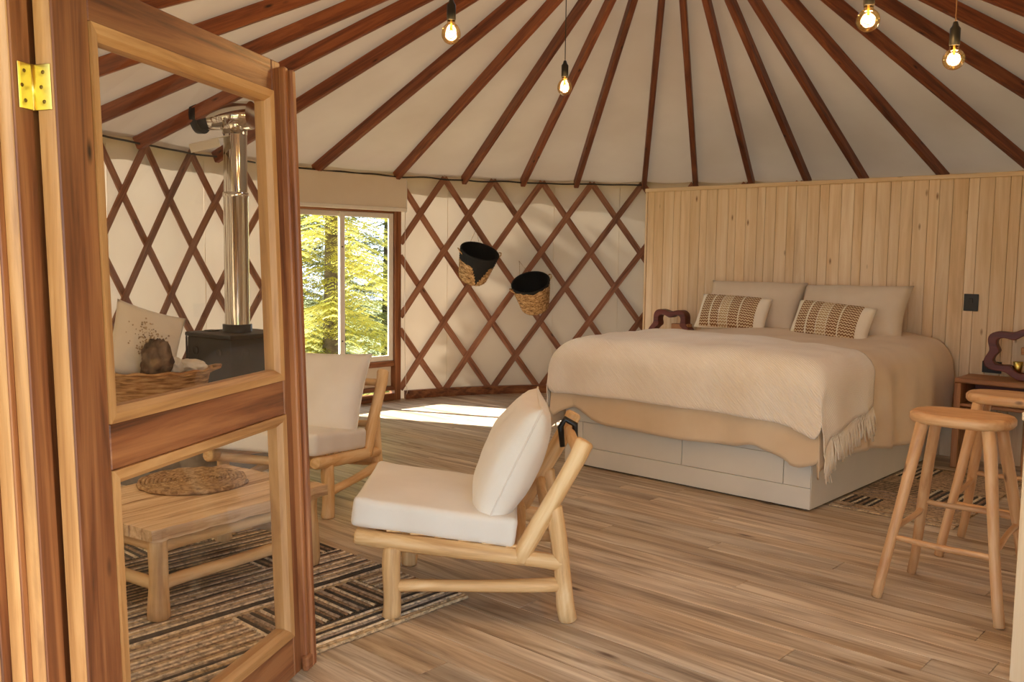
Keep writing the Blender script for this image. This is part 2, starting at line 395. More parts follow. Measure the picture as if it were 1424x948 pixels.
# ------------------------------------------------------------------ canvas wall
def in_win(t):
    return any(a <= t % 360 <= b for a, b in WIN)
def strip(t0, t1, z0, z1, mat, name, parent=None, d=.03, nz=8, folds=.006):
    n = max(2, int((t1 - t0) / .8))
    def fn(u, v):
        t = t0 + (t1 - t0) * u; z = z0 + (z1 - z0) * v
        dd = d + folds * noise.noise(Vector((t * .35, z * .6, 1.7))) + .5 * folds * noise.noise(Vector((t * .9, z * 1.8, 9)))
        return wp(t, z, dd)
    V, Fc = grid(n, nz, fn)
    return link(name, mk(V, Fc), mat, parent, None, True)
wall = empty('wall_back', (0, 0, 0)); tag(wall, kind='structure')
edges = [DOOR1 - 360] + [x for w in sorted([(a, b) if a < 300 else (a - 360, b - 360) for a, b in WIN]) for x in w] + [241.0]
for k in range(0, len(edges), 2):
    strip(edges[k], edges[k + 1], -.02, WALL_H + .12, M['canvas'], 'canvas_panel', wall)
# seams sewn into the canvas
for t in (116.2, 98.6, 88.0, 158.0, 175.5):
    V, Fc = tube_data([wp(t, z, .024) for z in [0, .5, 1, 1.5, 2.2]], .0025, 6); link('seam', mk(V, Fc), M['valance'], wall, None, True)

# ------------------------------------------------------------------ roof canvas and rafters
roof = empty('ceiling', (0, 0, 0)); tag(roof, kind='structure')
RAF = [195, 182.4, 171, 156.6, 139.1, 125.2, 113.8, 104, 95.2, 84.2, 76, 67.2, 58.6, 50.2, 39, 27.1, 15, 4, -7, -18, -29.5, -41, -53, -65, -77, -89, -101, -113, -125, -137, -150]
RS = sorted([t % 360 for t in RAF])
NS = 6
def roof_pt(t, s, lift):
    r = (RR(t) + .16) * (1 - s) + RING * s
    return Vector((CX + r * math.cos(R(t)), CY + r * math.sin(R(t)), roof_z(t, r) + lift))
V, Fc = [], []
cols_t = []
for i, t in enumerate(RS):
    t2 = RS[(i + 1) % len(RS)] + (360 if i == len(RS) - 1 else 0)
    for k in range(NS): cols_t.append((t + (t2 - t) * k / NS, k / NS))
NR = 14
for t, f in cols_t:
    for j in range(NR + 1):
        s = j / NR; sag = -.022 * math.sin(PI * f) * (1 - s) * 1.0 + .013 * noise.noise(Vector((t * .2, s * 13, 3)))
        V.append(roof_pt(t, s, .085 + sag))
n = len(cols_t)
for i in range(n):
    for j in range(NR):
        a, b_ = i * (NR + 1) + j, ((i + 1) % n) * (NR + 1) + j; Fc.append((a, b_, b_ + 1, a + 1))
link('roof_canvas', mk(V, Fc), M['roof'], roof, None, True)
for t in RAF:
    r0 = RR(t) - .01
    p0 = Vector((CX + r0 * math.cos(R(t)), CY + r0 * math.sin(R(t)), roof_z(t, r0) + .025)); p1 = Vector((CX + (RING - .03) * math.cos(R(t)), CY + (RING - .03) * math.sin(R(t)), roof_z(t, RING) + .02))
    beam('rafter', p0, p1, .05, .095, M['rafter'], roof, bev=.006)
zr = roof_z(90, RING)
V, Fc = lathe_data([(RING - .06, -.05), (RING + .03, -.05), (RING + .03, .14), (RING - .06, .14), (RING - .06, -.05)], 40)
link('compression_ring', mk(V, Fc), M['rafter'], roof, Matrix.Translation((CX, CY, zr + .02)), True)
lathe('skylight_dome', [(RING + .04, 0), (RING - .06, .12), (RING * .6, .24), (.02, .3)], M['dome'], roof, 32, Matrix.Translation((CX, CY, zr + .16)))

# ------------------------------------------------------------------ lattice slats
def lattice(name, label, tops, dth, t_lo, t_hi):
    o = empty(name, (CX, CY, 0)); tag(o, label, 'lattice')
    cache = {}
    span = 3 * dth; nseg = 14
    for sgn, dd in ((1, -.026), (-1, -.012)):
        k0 = int((t_lo - tops - span) / dth) - 1; k1 = int((t_hi - tops + span) / dth) + 1
        for k in range(k0, k1 + 1):
            tt = tops + k * dth; pts = []
            fa, fb = sorted(((t_lo - tt) / (sgn * span), (t_hi - tt) / (sgn * span))); fa, fb = max(0, fa), min(1, fb)
            if fb - fa < .03: continue
            for i in range(nseg + 1):
                f = fa + (fb - fa) * i / nseg; pts.append((tt + sgn * span * f, WALL_H + .045 - f * (WALL_H + .005)))
            # strip with box section following the wall
            w, th = .031, .0065; Vv, Ff = [], []
            for t, z in pts:
                c = wp(t, z, dd) - Vector((CX, CY, 0)); rad = Vector((math.cos(R(t)), math.sin(R(t)), 0)); tan = Vector((-math.sin(R(t)), math.cos(R(t)), 0))
                dirv = (tan * (sgn * RR(t) * R(span)) + Vector((0, 0, -WALL_H))).normalized(); wd = rad.cross(dirv).normalized()
                for a_, b_ in ((-1, -1), (1, -1), (1, 1), (-1, 1)): Vv.append(c + wd * (w * a_) + rad * (th * b_))
            for i in range(len(pts) - 1):
                for q in range(4):
                    a_, b_ = i * 4 + q, i * 4 + (q + 1) % 4; Ff.append((a_, b_, b_ + 4, a_ + 4))
            Ff.append((3, 2, 1, 0)); m_ = (len(pts) - 1) * 4; Ff.append((m_, m_ + 1, m_ + 2, m_ + 3))
            mid = (sum((v for v in Vv), Vector()) / len(Vv))
            d_ = (Vv[-1] - Vv[0]).normalized(); Mx = frame_mx(mid - d_, mid + d_); inv = Mx.inverted()
            link('slat', mk([inv @ v for v in Vv], Ff), M['lattice'], o, Mx)
    # bolts at the top crossings
    k = 0
    return o
lattice('lattice', 'brown crisscross wooden lattice on the canvas wall between window and pine partition', 117.07, 8.15, 44.0, 124.5)
lattice('lattice', 'brown crisscross wooden lattice on the canvas wall behind the stove, seen through the door glass', 161.07, 8.5, 146.0, 195.0)
# wooden base band along the foot of the wall
V, Fc = [], []
def band(name, t0, t1):
    n = int((t1 - t0) / 1.5); Vv, Ff = [], []
    for i in range(n + 1):
        t = t0 + (t1 - t0) * i / n
        for dd, z in ((-.045, 0), (.0, 0), (.0, .085), (-.045, .085)): Vv.append(wp(t, z, dd))
    for i in range(n):
        for q in range(4):
            a_, b_ = i * 4 + q, i * 4 + (q + 1) % 4; Ff.append((a_, b_, b_ + 4, a_ + 4))
    Ff += [(3, 2, 1, 0), tuple(n * 4 + q for q in range(4))]
    return tag(link(name, mk(Vv, Ff), M['frame']), kind='structure')
band('baseboard_back', 43, 123.6); band('baseboard_left', 146, 195)

# ------------------------------------------------------------------ window in view (flat on the chord)
def window(name, t0, t1, z0, z1, post_z=1.9):
    p0, p1 = wp(t0, 0, -.01), wp(t1, 0, -.01)          # p0 is the right end seen from inside
    x = (p1 - p0).normalized(); wd = (p1 - p0).length; y = Vector((0, 0, 1)).cross(x)   # y points to the room or out
    if (Vector((CX, CY, 0)) - p0).dot(y) < 0: y = -y; 
    Mx = Matrix((( x.x, y.x, 0, p0.x), (x.y, y.y, 0, p0.y), (0, 0, 1, 0), (0, 0, 0, 1)))
    o = empty(name, Mx=Mx); tag(o, kind='structure')
    box('post', (0, -.06, 0), (.075, .035, post_z), M['frame'], o, axis='Z'); box('post', (wd - .075, -.06, 0), (wd, .035, post_z), M['frame'], o, axis='Z')
    box('head_rail', (.075, -.05, z1), (wd - .075, .02, post_z), M['frame'], o)
    box('sill_rail', (.0751, -.05, z0 - .055), (wd - .0751, .025, z0), M['frame'], o)
    box('bottom_rail', (.0751, -.05, 0), (wd - .0751, .03, .07), M['frame'], o); box('bottom_rail', (.0752, -.05, .1), (wd - .0752, .012, .14), M['frame'], o)
    box('lower_panel', (.0753, -.045, .14), (wd - .0753, -.03, z0 - .055), M['valance'], o)
    # white sliding sash
    i0, i1 = .076, wd - .076
    mid = (i0 + i1) / 2 + .02
    for a, b_, off in ((i0, mid + .03, 0.0), (mid - .03, i1, -.022)):
        f = empty('sash'); f.parent = o; f.matrix_local = Matrix.Identity(4)
        box('stile', (a, -.02 + off, z0), (a + .055, .005 + off, z1), M['white'], f, axis='Z'); box('stile', (b_ - .055, -.02 + off, z0), (b_, .005 + off, z1), M['white'], f, axis='Z')
        box('rail', (a + .055, -.02 + off, z0), (b_ - .055, .005 + off, z0 + .055), M['white'], f); box('rail', (a + .055, -.02 + off, z1 - .05), (b_ - .055, .005 + off, z1), M['white'], f)
        box('pane', (a + .05, -.011 + off, z0 + .05), (b_ - .05, -.007 + off, z1 - .045), M['glass'], f, bev=0)
    return o, wd, y
win, wwd, wyv = window('window_1', WIN[0][0], WIN[0][1], .40, 1.865)
for zz in (.62, 1.52):
    box('latch', (wwd / 2 + .02, .005, zz), (wwd / 2 + .034, .012, zz + .014), M['black'], win, .002)
box('valance', (-.06, .0, 1.885), (wwd + .02, .04, WALL_H + .02), M['valance'], win, .008)
box('valance_hem', (-.065, .038, 1.885), (wwd + .02, .05, 1.925), M['white'], win, .006)
tube('tie_cord', [(-.05, .03, 1.9), (-.045, .035, 1.2), (-.05, .03, .6), (-.06, .04, .14), (-.075, .05, .10), (-.06, .05, .05)], .003, M['white'], win, 6)
box('valance_edge', (-.075, .0, 1.90), (-.06, .035, WALL_H), M['white'], win, .004)
w2, w2w, _ = window('added_light_window', WIN[1][0], WIN[1][1], .5, 1.9); box('added_light_blind', (.08, .03, .45), (w2w - .08, .034, 1.92), M['light_blind'], w2, .001)  # unseen window with translucent cloth, added as a soft light source from the left
for a, b_ in WIN[1:]:
    strip(a, b_, 1.88, WALL_H + .12, M['canvas'], 'canvas_panel', wall)
strip(WIN[0][0] - .5, WIN[0][1] + .5, 1.92, WALL_H + .12, M['canvas'], 'canvas_panel', wall, d=.05)

# ------------------------------------------------------------------ doorway and open door leaf
DAZ = R(13.33); dD = Vector((math.sin(DAZ), math.cos(DAZ), 0)); dN = Vector((math.cos(DAZ), -math.sin(DAZ), 0))
lean, roll_ = R(-2.03), R(-.33)
up2 = Vector((0, 0, 1)) * math.cos(lean) + dN * math.sin(lean)
dX = dD * math.cos(roll_) + up2 * math.sin(roll_); dZ = up2 * math.cos(roll_) - dD * math.sin(roll_)
O_free = Vector((-.709, 3.09, .02)); LW = 1.064
hinge0 = O_free - dX * LW
dY = dZ.cross(dX)     # points away from camera side (-N)
DM = Matrix(((dX.x, dY.x, dZ.x, hinge0.x), (dX.y, dY.y, dZ.y, hinge0.y), (dX.z, dY.z, dZ.z, hinge0.z), (0, 0, 0, 1)))
door = empty('door_1', Mx=DM); tag(door, kind='structure')
TH = .046; zt, zpt, zrt, zrb, zpb = 2.059, 1.957, 1.014, .900, .141; xl, xr = LW - .942, LW - .06
# local: x 0 (hinge) .. LW, y 0 (camera face) .. TH, z up
st = box('stile', (0, .0, 0), (xl, TH, zt), M['frame'], door, .004, 'Z')
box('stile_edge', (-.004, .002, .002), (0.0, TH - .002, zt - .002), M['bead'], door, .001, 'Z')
box('stile', (xr, 0, 0), (LW, TH, zt), M['frame'], door, .004, 'Z')
box('top_rail', (xl, .001, zpt), (xr, TH, zt), M['frame'], door, .003); box('lock_rail', (xl, .001, zrb), (xr, TH, zrt), M['frame'], door, .003); box('bottom_rail', (xl, .001, 0), (xr, TH, zpb), M['frame'], door, .003)
def bead(x0, x1, z0, z1):
    w = .037; y0 = -.006
    # mitred bead around one pane
    cs = [((x0, z0), (x1, z0)), ((x1, z0), (x1, z1)), ((x1, z1), (x0, z1)), ((x0, z1), (x0, z0))]
    for k, ((ax, az), (bx, bz)) in enumerate(cs):
        ix = lambda x: x + (w if x == x0 else -w); iz = lambda z: z + (w if z == z0 else -w)
        o_a, o_b, i_b, i_a = Vector((ax, 0, az)), Vector((bx, 0, bz)), Vector((ix(bx), 0, iz(bz))), Vector((ix(ax), 0, iz(az)))
        m_a, m_b = o_a.lerp(i_a, .62), o_b.lerp(i_b, .62)
        Y = lambda v, y: Vector((v.x, y, v.z))
        Vv = [Y(o_a, y0), Y(o_b, y0), Y(m_b, y0 + .002), Y(m_a, y0 + .002), Y(i_b, .012), Y(i_a, .012), Y(o_a, TH + .004), Y(o_b, TH + .004), Y(i_b, TH), Y(i_a, TH)]
        Ff = [(0, 1, 2, 3), (3, 2, 4, 5), (5, 4, 8, 9), (9, 8, 7, 6), (6, 7, 1, 0), (0, 3, 5, 9, 6), (1, 7, 8, 4, 2)]
        d_ = (o_b - o_a).normalized(); mid = (o_a + o_b) / 2; Mx = frame_mx(mid - d_, mid + d_, Vector((0, -1, 0))); inv = Mx.inverted()
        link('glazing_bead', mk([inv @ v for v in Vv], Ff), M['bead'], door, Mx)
    box('pane', (x0 + w - .012, .02, z0 + w - .012), (x1 - w + .012, .024, z1 - w + .012), M['glass'], door, 0)
bead(xl, xr, zrt, zpt); bead(xl, xr, zpb, zrb)
# astragal strip on the free edge with its lower bolt block
box('astragal', (LW - .012, -.022, .03), (LW + .014, .012, zt - .015), M['frame'], door, .005, 'Z')
box('astragal', (LW + .0145, -.034, .005), (LW + .045, .03, zt - .02), M['frame'], door, .006, 'Z')
box('bolt_block', (LW - .02, -.03, .0), (LW + .025, -.005, .055), M['frame'], door, .006)
# hinges (on the hinge edge) : leaf on door, leaf on jamb, knuckle
for hz in (1.735, .22):
    h = empty('hinge'); h.parent = door; h.matrix_local = Matrix.Translation((-.004, TH, hz))
    box('leaf', (-.003, -.040, 0), (-.0005, 0.002, .1), M['brass'], h, .001, 'Z')
    tube('knuckle', [(-.004, .006, 0), (-.004, .006, .1)], .006, M['brass'], h, 10)
    box('leaf', (-.048, .0030, 0), (-.008, .0055, .1), M['brass'], h, .001, 'Z')
    for sz in (.018, .05, .082):
        lathe('screw', [(.0045, 0), (.0035, .0015), (.0005, .0008)], M['screw'], h, 10, Matrix.Translation((-.0032, -.022 + (.006 if sz == .05 else 0), sz)) @ Matrix.Rotation(-PI / 2, 4, 'Y'))
        lathe('screw', [(.0045, 0), (.0035, .0015), (.0005, .0008)], M['screw'], h, 10, Matrix.Translation((-.03 - (.008 if sz == .05 else 0), .0028, sz)) @ Matrix.Rotation(PI / 2, 4, 'X'))
# frame: same slight lean as the leaf
fr = empty('trim_1', Mx=DM); tag(fr, kind='structure')
# hinge jamb: reveal faces the doorway; mouldings step towards the outside
g0 = TH + .006
box('jamb', (-.066, g0, -.02), (-.008, g0 + .037, 2.3), M['frame'], fr, .003, 'Z')
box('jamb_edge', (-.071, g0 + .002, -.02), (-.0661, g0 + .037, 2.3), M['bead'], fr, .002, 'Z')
box('rebate', (-.0079, g0 + .012, -.02), (.09, g0 + .05, 2.3), M['frame'], fr, .003, 'Z')
box('stop', (-.086, g0 + .0372, -.02), (-.008, g0 + .074, 2.3), M['frame'], fr, .003, 'Z')
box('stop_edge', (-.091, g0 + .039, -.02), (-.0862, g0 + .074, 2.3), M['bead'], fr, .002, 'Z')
box('casing', (-.116, g0 + .0742, -.02), (-.02, g0 + .104, 2.3), M['frame'], fr, .003, 'Z')
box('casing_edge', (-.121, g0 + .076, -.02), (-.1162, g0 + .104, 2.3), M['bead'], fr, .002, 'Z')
box('casing', (-.116, g0 + .1042, -.02), (.06, g0 + .40, 2.3), M['frame'], fr, .003, 'Z')
jl = wp(DOOR0, 0); jr = wp(DOOR1, 0)
# head, far jamb and threshold of the doorway
dw = (jr - jl).normalized(); 
fr2 = empty('trim_2', Mx=Matrix(((dw.x, -dw.y, 0, jl.x), (dw.y, dw.x, 0, jl.y), (0, 0, 1, 0), (0, 0, 0, 1)))); tag(fr2, kind='structure')
DL = (jr - jl).length
box('head_jamb', (-.05, -.08, 2.12), (DL + .1, .10, 2.34), M['frame'], fr2, .004)
box('far_jamb', (DL + .02, -.08, -.02), (DL + .1, .1, 2.12), M['frame'], fr2, .004, 'Z')
box('threshold', (-.05, -.14, -.06), (DL + .1, .02, .004), M['frame'], fr2, .004)
# second leaf swung open against the wall outside on the right

# ------------------------------------------------------------------ pine partition behind the bed
part = empty('wall_partition', Mx=BEDM @ Matrix.Translation((0, 2.25, 0))); tag(part, kind='structure')
PX0, PX1, PH = -2.72, 1.55, 2.10
box('core', (PX0 + .01, .022, 0), (PX1, .09, PH), M['pine'], part, .002)
pb = random.Random(11); x = PX0 + .022; k = 0
wid = [.075, .09, .105, .085, .12, .1, .115, .095]
while x < PX1 - .02:
    w = wid[(k * 5 + (k // 3)) % 8] * (1 + .1 * (pb.random() - .5)); w = min(w, PX1 - x)
    box('board', (x, .002 + .003 * pb.random(), 0), (x + w - .0025, .022, PH - .028), M['pine'], part, .0018, 'Z'); x += w; k += 1
box('corner_trim', (PX0, -.004, 0), (PX0 + .02, .095, PH - .0285), M['pine'], part, .002, 'Z')
box('cap', (PX0 - .004, -.01, PH - .028), (PX1, .10, PH + .005), M['pine'], part, .003)

def on_bed(o, loc, rot=(0, 0, 0)):
    o.matrix_world = BEDM @ Matrix.Translation(loc) @ Euler(rot).to_matrix().to_4x4()

# switch plates on the partition
def plate(name, label, x, z, w, h, rocker=True):
    o = empty(name, Mx=BEDM @ Matrix.Translation((x, 2.25, z))); tag(o, label, 'switch' if rocker else 'socket')
    box('plate', (-w / 2, -.009, -h / 2), (w / 2, .001, h / 2), M['black'], o, .003, seg=2)
    if rocker: box('rocker', (-.013, -.0125, -.004), (.013, -.009, .03), M['black'], o, .002)
    else:
        for q in (-.02, .02): box('outlet', (q - .012, -.0115, -.014), (q + .012, -.009, .014), M['black'], o, .002)
plate('wall_switch', 'square black switch plate on the pine partition right of the bed', .169, 1.164, .1, .125)
plate('wall_socket', 'small black socket plate low on the pine partition above the bedside table', .335, .70, .13, .085, False)

# ------------------------------------------------------------------ bed
bed = empty('bed', Mx=BEDM); tag(bed, 'wide bed with off-white painted drawer base against the pine partition', 'bed')
BW, BL, BH = 1.825, 2.2, .45
box('base', (-BW + .012, .012, .012), (-.0125, BL, BH), M['basepaint'], bed, .003)
box('plinth', (-BW + .03, .03, 0), (-.03, BL - .03, .012), M['dark'], bed, 0)
# face boards of the foot end: top rail, two drawer fronts with fillers, bottom rail
box('face_board', (-BW, 0, .315), (-.0005, .0115, BH), M['basepaint'], bed, .0012); box('face_board', (-BW, 0, .012), (-.0005, .0115, .136), M['basepaint'], bed, .0012)
for a, b_ in ((-BW, -1.672), (-1.668, -.868), (-.864, -.172), (-.168, -.0005)):
    box('drawer_front' if b_ - a > .5 else 'face_board', (a, 0.0005, .139), (b_ - .001, .0115, .312), M['basepaint'], bed, .0012)
box('side_board', (-.012, .0118, .012), (0, BL, BH), M['basepaint'], bed, .0012, 'Y')
box('side_board', (-BW, .0118, .012), (-BW + .0115, BL, BH), M['basepaint'], bed, .0012, 'Y')
box('mattress', (-BW + .03, .03, BH), (-.03, BL - .03, .78), M['cream'], bed, .06, seg=3, smooth=True)

# drape mapping over the bed
ZT = .875
def wrap(s, edge, r, flare):
    a = abs(s); sg = 1 if s >= 0 else -1
    if a <= edge - r: return s, 0.0
    f = (a - (edge - r)) / r
    if f < PI / 2: return sg * (edge - r + r * math.sin(f)), r * (1 - math.cos(f))
    e = a - (edge - r) - r * PI / 2
    return sg * (edge + flare * e), r + e
XC, HW = -.905, .985
def drape(s, t, off, ext=0.0):
    """s: across from the centre, t: along from the foot edge (negative hangs down at the foot)"""
    r = .17
    x, dx = wrap(s, HW + off, r, .02)
    if t >= r: y, dy = t, 0.0
    else:
        y_, dy = wrap(-(t - 1.0), 1.0 + .075 + off, r, .02); y = 1.0 - y_
    d = math.hypot(dx, dy) if dx > 0 and dy > 0 else dx + dy
    z = ZT + off - d
    # gentle dome of the duvet and soft ripples
    z += .02 * math.cos(min(1, abs(s) / HW) * PI / 2) - .012 * max(0, 1 - max(0, t) / .6)
    # the duvet swells towards the head where pillows lie underneath on the right side
    z += .03 * sm((t - 1.5) / .5) * max(0, 1 - abs(abs(s) - .55) / .6) * (1 if dx == 0 else max(0, 1 - dx / .25))
    nx = noise.noise(Vector((x * 2.1, y * 2.1, z * 2.1))); n2 = noise.noise(Vector((x * 6, y * 6, z * 4 + 3)))
    w = .020 * nx + .011 * n2
    hang = sm(d / .3)
    sx = (1 if s > 0 else -1) * (1 if dx > 0 else 0); sy = -1 if dy > 0 else 0
    fold = .030 * hang * noise.noise(Vector((x * 4.0 + 3, y * 4.0, .3))) + .010 * hang * math.sin(11 * (x - y)) + .012 * hang * math.exp(-((x - .93) / .2) ** 2) * math.sin(15 * (x - y))
    return Vector((XC + x + sx * (fold + w * hang), y + sy * (fold + w * hang), z + w * (1 - hang)))
def hem_foot(s):   # how far the duvet hangs at the foot
    x = XC + s
    h = .555 + .008 * math.sin(x * 5) - .10 * math.exp(-((x + 1.72) / .18) ** 2) - .03 * math.exp(-((x + .34) / .08) ** 2) + .05 * math.exp(-((x + .05) / .1) ** 2)
    return h
def hem_side(t): return .56 + .03 * math.sin(t * 5 + 1) + .05 * sm((t - .3) / .6)
NU, NV = 110, 110
def duv(u, v):
    hs = hem_side(max(0, -.2 + v * 2.4))
    half = HW - .17 + .17 * PI / 2 + (hs - .17)
    s = (u * 2 - 1) * half
    tmin = -(.075 - .17 + .17 * PI / 2 + hem_foot(max(-HW, min(HW, s))) - .17) ; t = tmin + v * (2.2 - tmin)
    # keep cloth corners from dropping twice
    ov = max(0, abs(s) - HW)
    if ov > 0 and t < 0:
        k = 1 - .5 * min(1, ov / .5); t *= k
    return drape(s, t, 0)
V, Fc = grid(NU, NV, duv)
dv = link('duvet', mk(V, Fc), M['duvet'], None, BEDM, True); tag(dv, 'tan linen duvet spread over the bed and hanging over its base', 'duvet')
md = dv.modifiers.new('thick', 'SOLIDIFY'); md.thickness = .02; md.offset = -1

# woven throw across the foot of the bed
def th(u, v):
    tl = 1.12 - .5 * u        # back edge runs skew: deeper at the left
    half_l, half_r = HW + .10 + .34, HW + .10 + .36 - .18 * v
    s = -half_l + u * (half_l + half_r)
    tmin = -.40 - .10 * sm((u - .72) / .2); t = tmin + v * (tl - tmin)
    ov = max(0, abs(s) - HW)
    if ov > 0 and t < 0: t *= 1 - .75 * min(1, ov / .35)
    p = drape(s, t, .022)
    return p
V, Fc = grid(96, 64, th)
throw = empty('throw_blanket', Mx=BEDM); tag(throw, 'cream herringbone throw with fringed ends lying across the foot of the bed', 'blanket')
o = link('woven_cloth', mk(V, Fc), M['throw'], throw, None, True)
md = o.modifiers.new('thick', 'SOLIDIFY'); md.thickness = .008; md.offset = 1
def fringe(u0):
    Vv, Ff = [], []; fr_ = random.Random(5 + int(u0 * 9))
    sgn = 1 if u0 > .5 else -1
    for k in range(70):
        v = (k + .5) / 70; p = th(u0, v) + Vector((sgn * .004, 0, 0)); q = th(abs(u0 - .02), v)
        dr = (p - q).normalized(); lg = .11 + .07 * fr_.random(); sway = Vector((sgn * .012 * fr_.random(), (fr_.random() - .5) * .07, 0))
        for st_ in range(2):
            jit = Vector((sgn * .006 * fr_.random(), .008 * (st_ - .5) + .02 * (fr_.random() - .5), 0))
            pts = [p, p + dr * .02 + Vector((sgn * .008, 0, -.01)), p + Vector((sgn * .012, 0, -lg * .55)) + sway * .5 + jit, p + Vector((sgn * .014, 0, -lg)) + sway + jit * 2]
            a, f = tube_data(pts, [.0045, .0035, .0045, .003], 5); n0 = len(Vv); Vv += a; Ff += [tuple(i + n0 for i in g) for g in f]
    o = link('fringe', mk(Vv, Ff), M['fringe'], throw, None, True); o['kind'] = 'stuff'
fringe(1.0); fringe(0.0)

# ------------------------------------------------------------------ pillows
def pillow_data(w, h, t, pinch=.07, wr=.012, seed=0, n=22, power=.5):
    Vv, Ff = [], []
    for side in (1, -1):
        n0 = len(Vv)
        for j in range(n + 1):
            for i in range(n + 1):
                u, v = i / n * 2 - 1, j / n * 2 - 1
                px = w / 2 * u * (1 - pinch * (1 - v * v) * abs(u) ** 3); pz = h / 2 * v * (1 - pinch * (1 - u * u) * abs(v) ** 3)
                th_ = t / 2 * ((1 - u * u) * (1 - v * v)) ** power
                rr = wr * noise.noise(Vector((u * 2.5 + seed, v * 2.5, side * 2))) * ((1 - u * u) * (1 - v * v)) ** .3
                Vv.append(Vector((px, side * (th_ + rr), pz)))
        for j in range(n):
            for i in range(n):
                a = n0 + j * (n + 1) + i; q = (a, a + 1, a + n + 2, a + n + 1); Ff.append(q if side < 0 else q[::-1])
    return Vv, Ff
def merge(me):
    bm = bmesh.new(); bm.from_mesh(me); bmesh.ops.remove_doubles(bm, verts=bm.verts, dist=.0004); bm.to_mesh(me); bm.free(); return me
def pillow(name, label, cat, loc, rot, w, h, t, mat, seed=0, **kw):
    V, Fc = pillow_data(w, h, t, seed=seed, **kw)
    o = link(name, merge(mk(V, Fc)), mat, None, None, True); on_bed(o, loc, rot); tag(o, label, cat); return o
pillow('pillow', 'large plain tan pillow on the left half of the bed, behind the left striped cushion', 'pillow', (-1.47, 2.03, 1.06), (R(-24), 0, R(2)), .86, .47, .28, M['pillow'], 1, power=.42, wr=.02)
pillow('pillow', 'large plain tan pillow on the right half of the bed, behind the right striped cushion', 'pillow', (-.63, 2.02, 1.05), (R(-24), R(-1), R(-3)), .88, .48, .28, M['pillow'], 5, power=.42, wr=.02)
def bolster(label, loc, rot, seed):
    w, h, t = .62, .31, .2
    V, Fc = pillow_data(w, h, t, seed=seed, pinch=.03, wr=.006)
    root = empty('cushion'); on_bed(root, loc, rot); tag(root, label, 'cushion', 'striped woven cushions on the bed')
    link('cover', merge(mk(V, Fc)), M['cream'], root, None, True)
    # raised woven bands running top to bottom
    for bi, (x0, x1, mat) in enumerate([(-.255, -.165, 'weave_brown'), (-.150, -.075, 'weave_brown'), (-.070, .005, 'weave_tan'), (.010, .095, 'weave_brown'), (.105, .23, 'weave_brown')]):
        def fn(a, b_, x0=x0, x1=x1):
            x = x0 + (x1 - x0) * a; u = 2 * x / w; v = (b_ * 2 - 1) * .975
            th_ = t / 2 * max(0, (1 - u * u) * (1 - v * v)) ** .5; knit = .0035 * abs(math.sin(b_ * 15 * PI + (a * 5 % 1 > .5) * PI / 2)) * (0 if a in (0, 1) else 1) * (1 + .4 * math.sin(a * 4 * PI))
            return Vector((x * (1 - .03 * (1 - v * v) * abs(u) ** 3), -(th_ + .003 + knit), h / 2 * v * (1 - .03 * (1 - u * u) * abs(v) ** 3)))
        Vb, Fb = grid(12, 60, fn); ob = link('woven_band', mk(Vb, Fb), M[mat], root, None, True)
    return root
bolster('striped brown and cream woven cushion on the bed, left of the two', (-1.53, 1.80, 1.015), (R(-28), R(2), R(3)), 3)
bolster('striped brown and cream woven cushion on the bed, right of the two', (-.68, 1.78, .99), (R(-28), R(4), R(-2)), 8)

# ------------------------------------------------------------------ bedside tables and wavy lamps
def bedside(label, x0, side):
    o = empty('bedside_table', Mx=BEDM @ Matrix.Translation((x0, 1.85, 0))); tag(o, label, 'table')
    w, d, h = .50, .36, .645
    box('top', (0, 0, h - .035), (w, d, h), M['bedside'], o, .006)
    for lx in (0, w - .045): box('side', (lx, .005, .0), (lx + .045, d - .005, h - .035), M['bedside'], o, .004, 'Z')
    box('shelf', (.045, .01, h - .20), (w - .045, d - .01, h - .18), M['bedside'], o, .003)
    box('back', (.045, d - .02, h - .2), (w - .045, d - .008, h - .035), M['redwood'], o, .002)
bedside('brown wooden open bedside table standing right of the bed behind the stools', .20, 1)
bedside('brown wooden open bedside table half hidden behind the left side of the bed', -2.52, -1)
def wavy_lamp(label, loc, rz, ph):
    o = empty('table_lamp', Mx=BEDM @ Matrix.Translation(loc) @ Matrix.Rotation(rz, 4, 'Z')); tag(o, label, 'lamp', 'wavy wooden lamps on the bedside tables')
    n, d = 72, .09; Vv, Ff = [], []
    def rad(a): return .185 * (1 + .13 * math.cos(5 * a + ph))
    for k in range(n):
        a = 2 * PI * k / n; r1 = rad(a); r2 = r1 - .058
        ca, sa = math.cos(a), math.sin(a)
        for r_, y in ((r1, -d / 2), (r1, d / 2), (r2, d / 2), (r2, -d / 2)): Vv.append(Vector((r_ * ca * 1.12, y, r_ * sa * .92)))
    for k in range(n):
        for q in range(4):
            a_, b_ = k * 4 + q, k * 4 + (q + 1) % 4; c_, d_ = ((k + 1) % n) * 4 + (q + 1) % 4, ((k + 1) % n) * 4 + q; Ff.append((a_, d_, c_, b_))
    zmin = min(v.z for v in Vv); me = mk([v - Vector((0, 0, zmin)) for v in Vv], Ff)
    fo = link('wavy_frame', me, M['redwood'], o); bv = fo.modifiers.new('bevel', 'BEVEL'); bv.width = .006; bv.segments = 2; bv.limit_method = 'ANGLE'
    H_ = -zmin
    lathe('glass_cup', [(.0, 0), (.022, 0), (.026, .03), (.034, .075), (.031, .075), (.02, .01), (0, .008)], M['brass'], o, 20, Matrix.Translation((.0, 0, .055)))
    box('wood_block', (.02, -.04, H_ - .005), (.19, .04, H_ + .045), M['bedside'], o, .004)
    return o
wavy_lamp('dark red wavy ring-shaped wooden lamp on the bedside table right of the bed', (.56, 2.02, .645), R(4), .5)
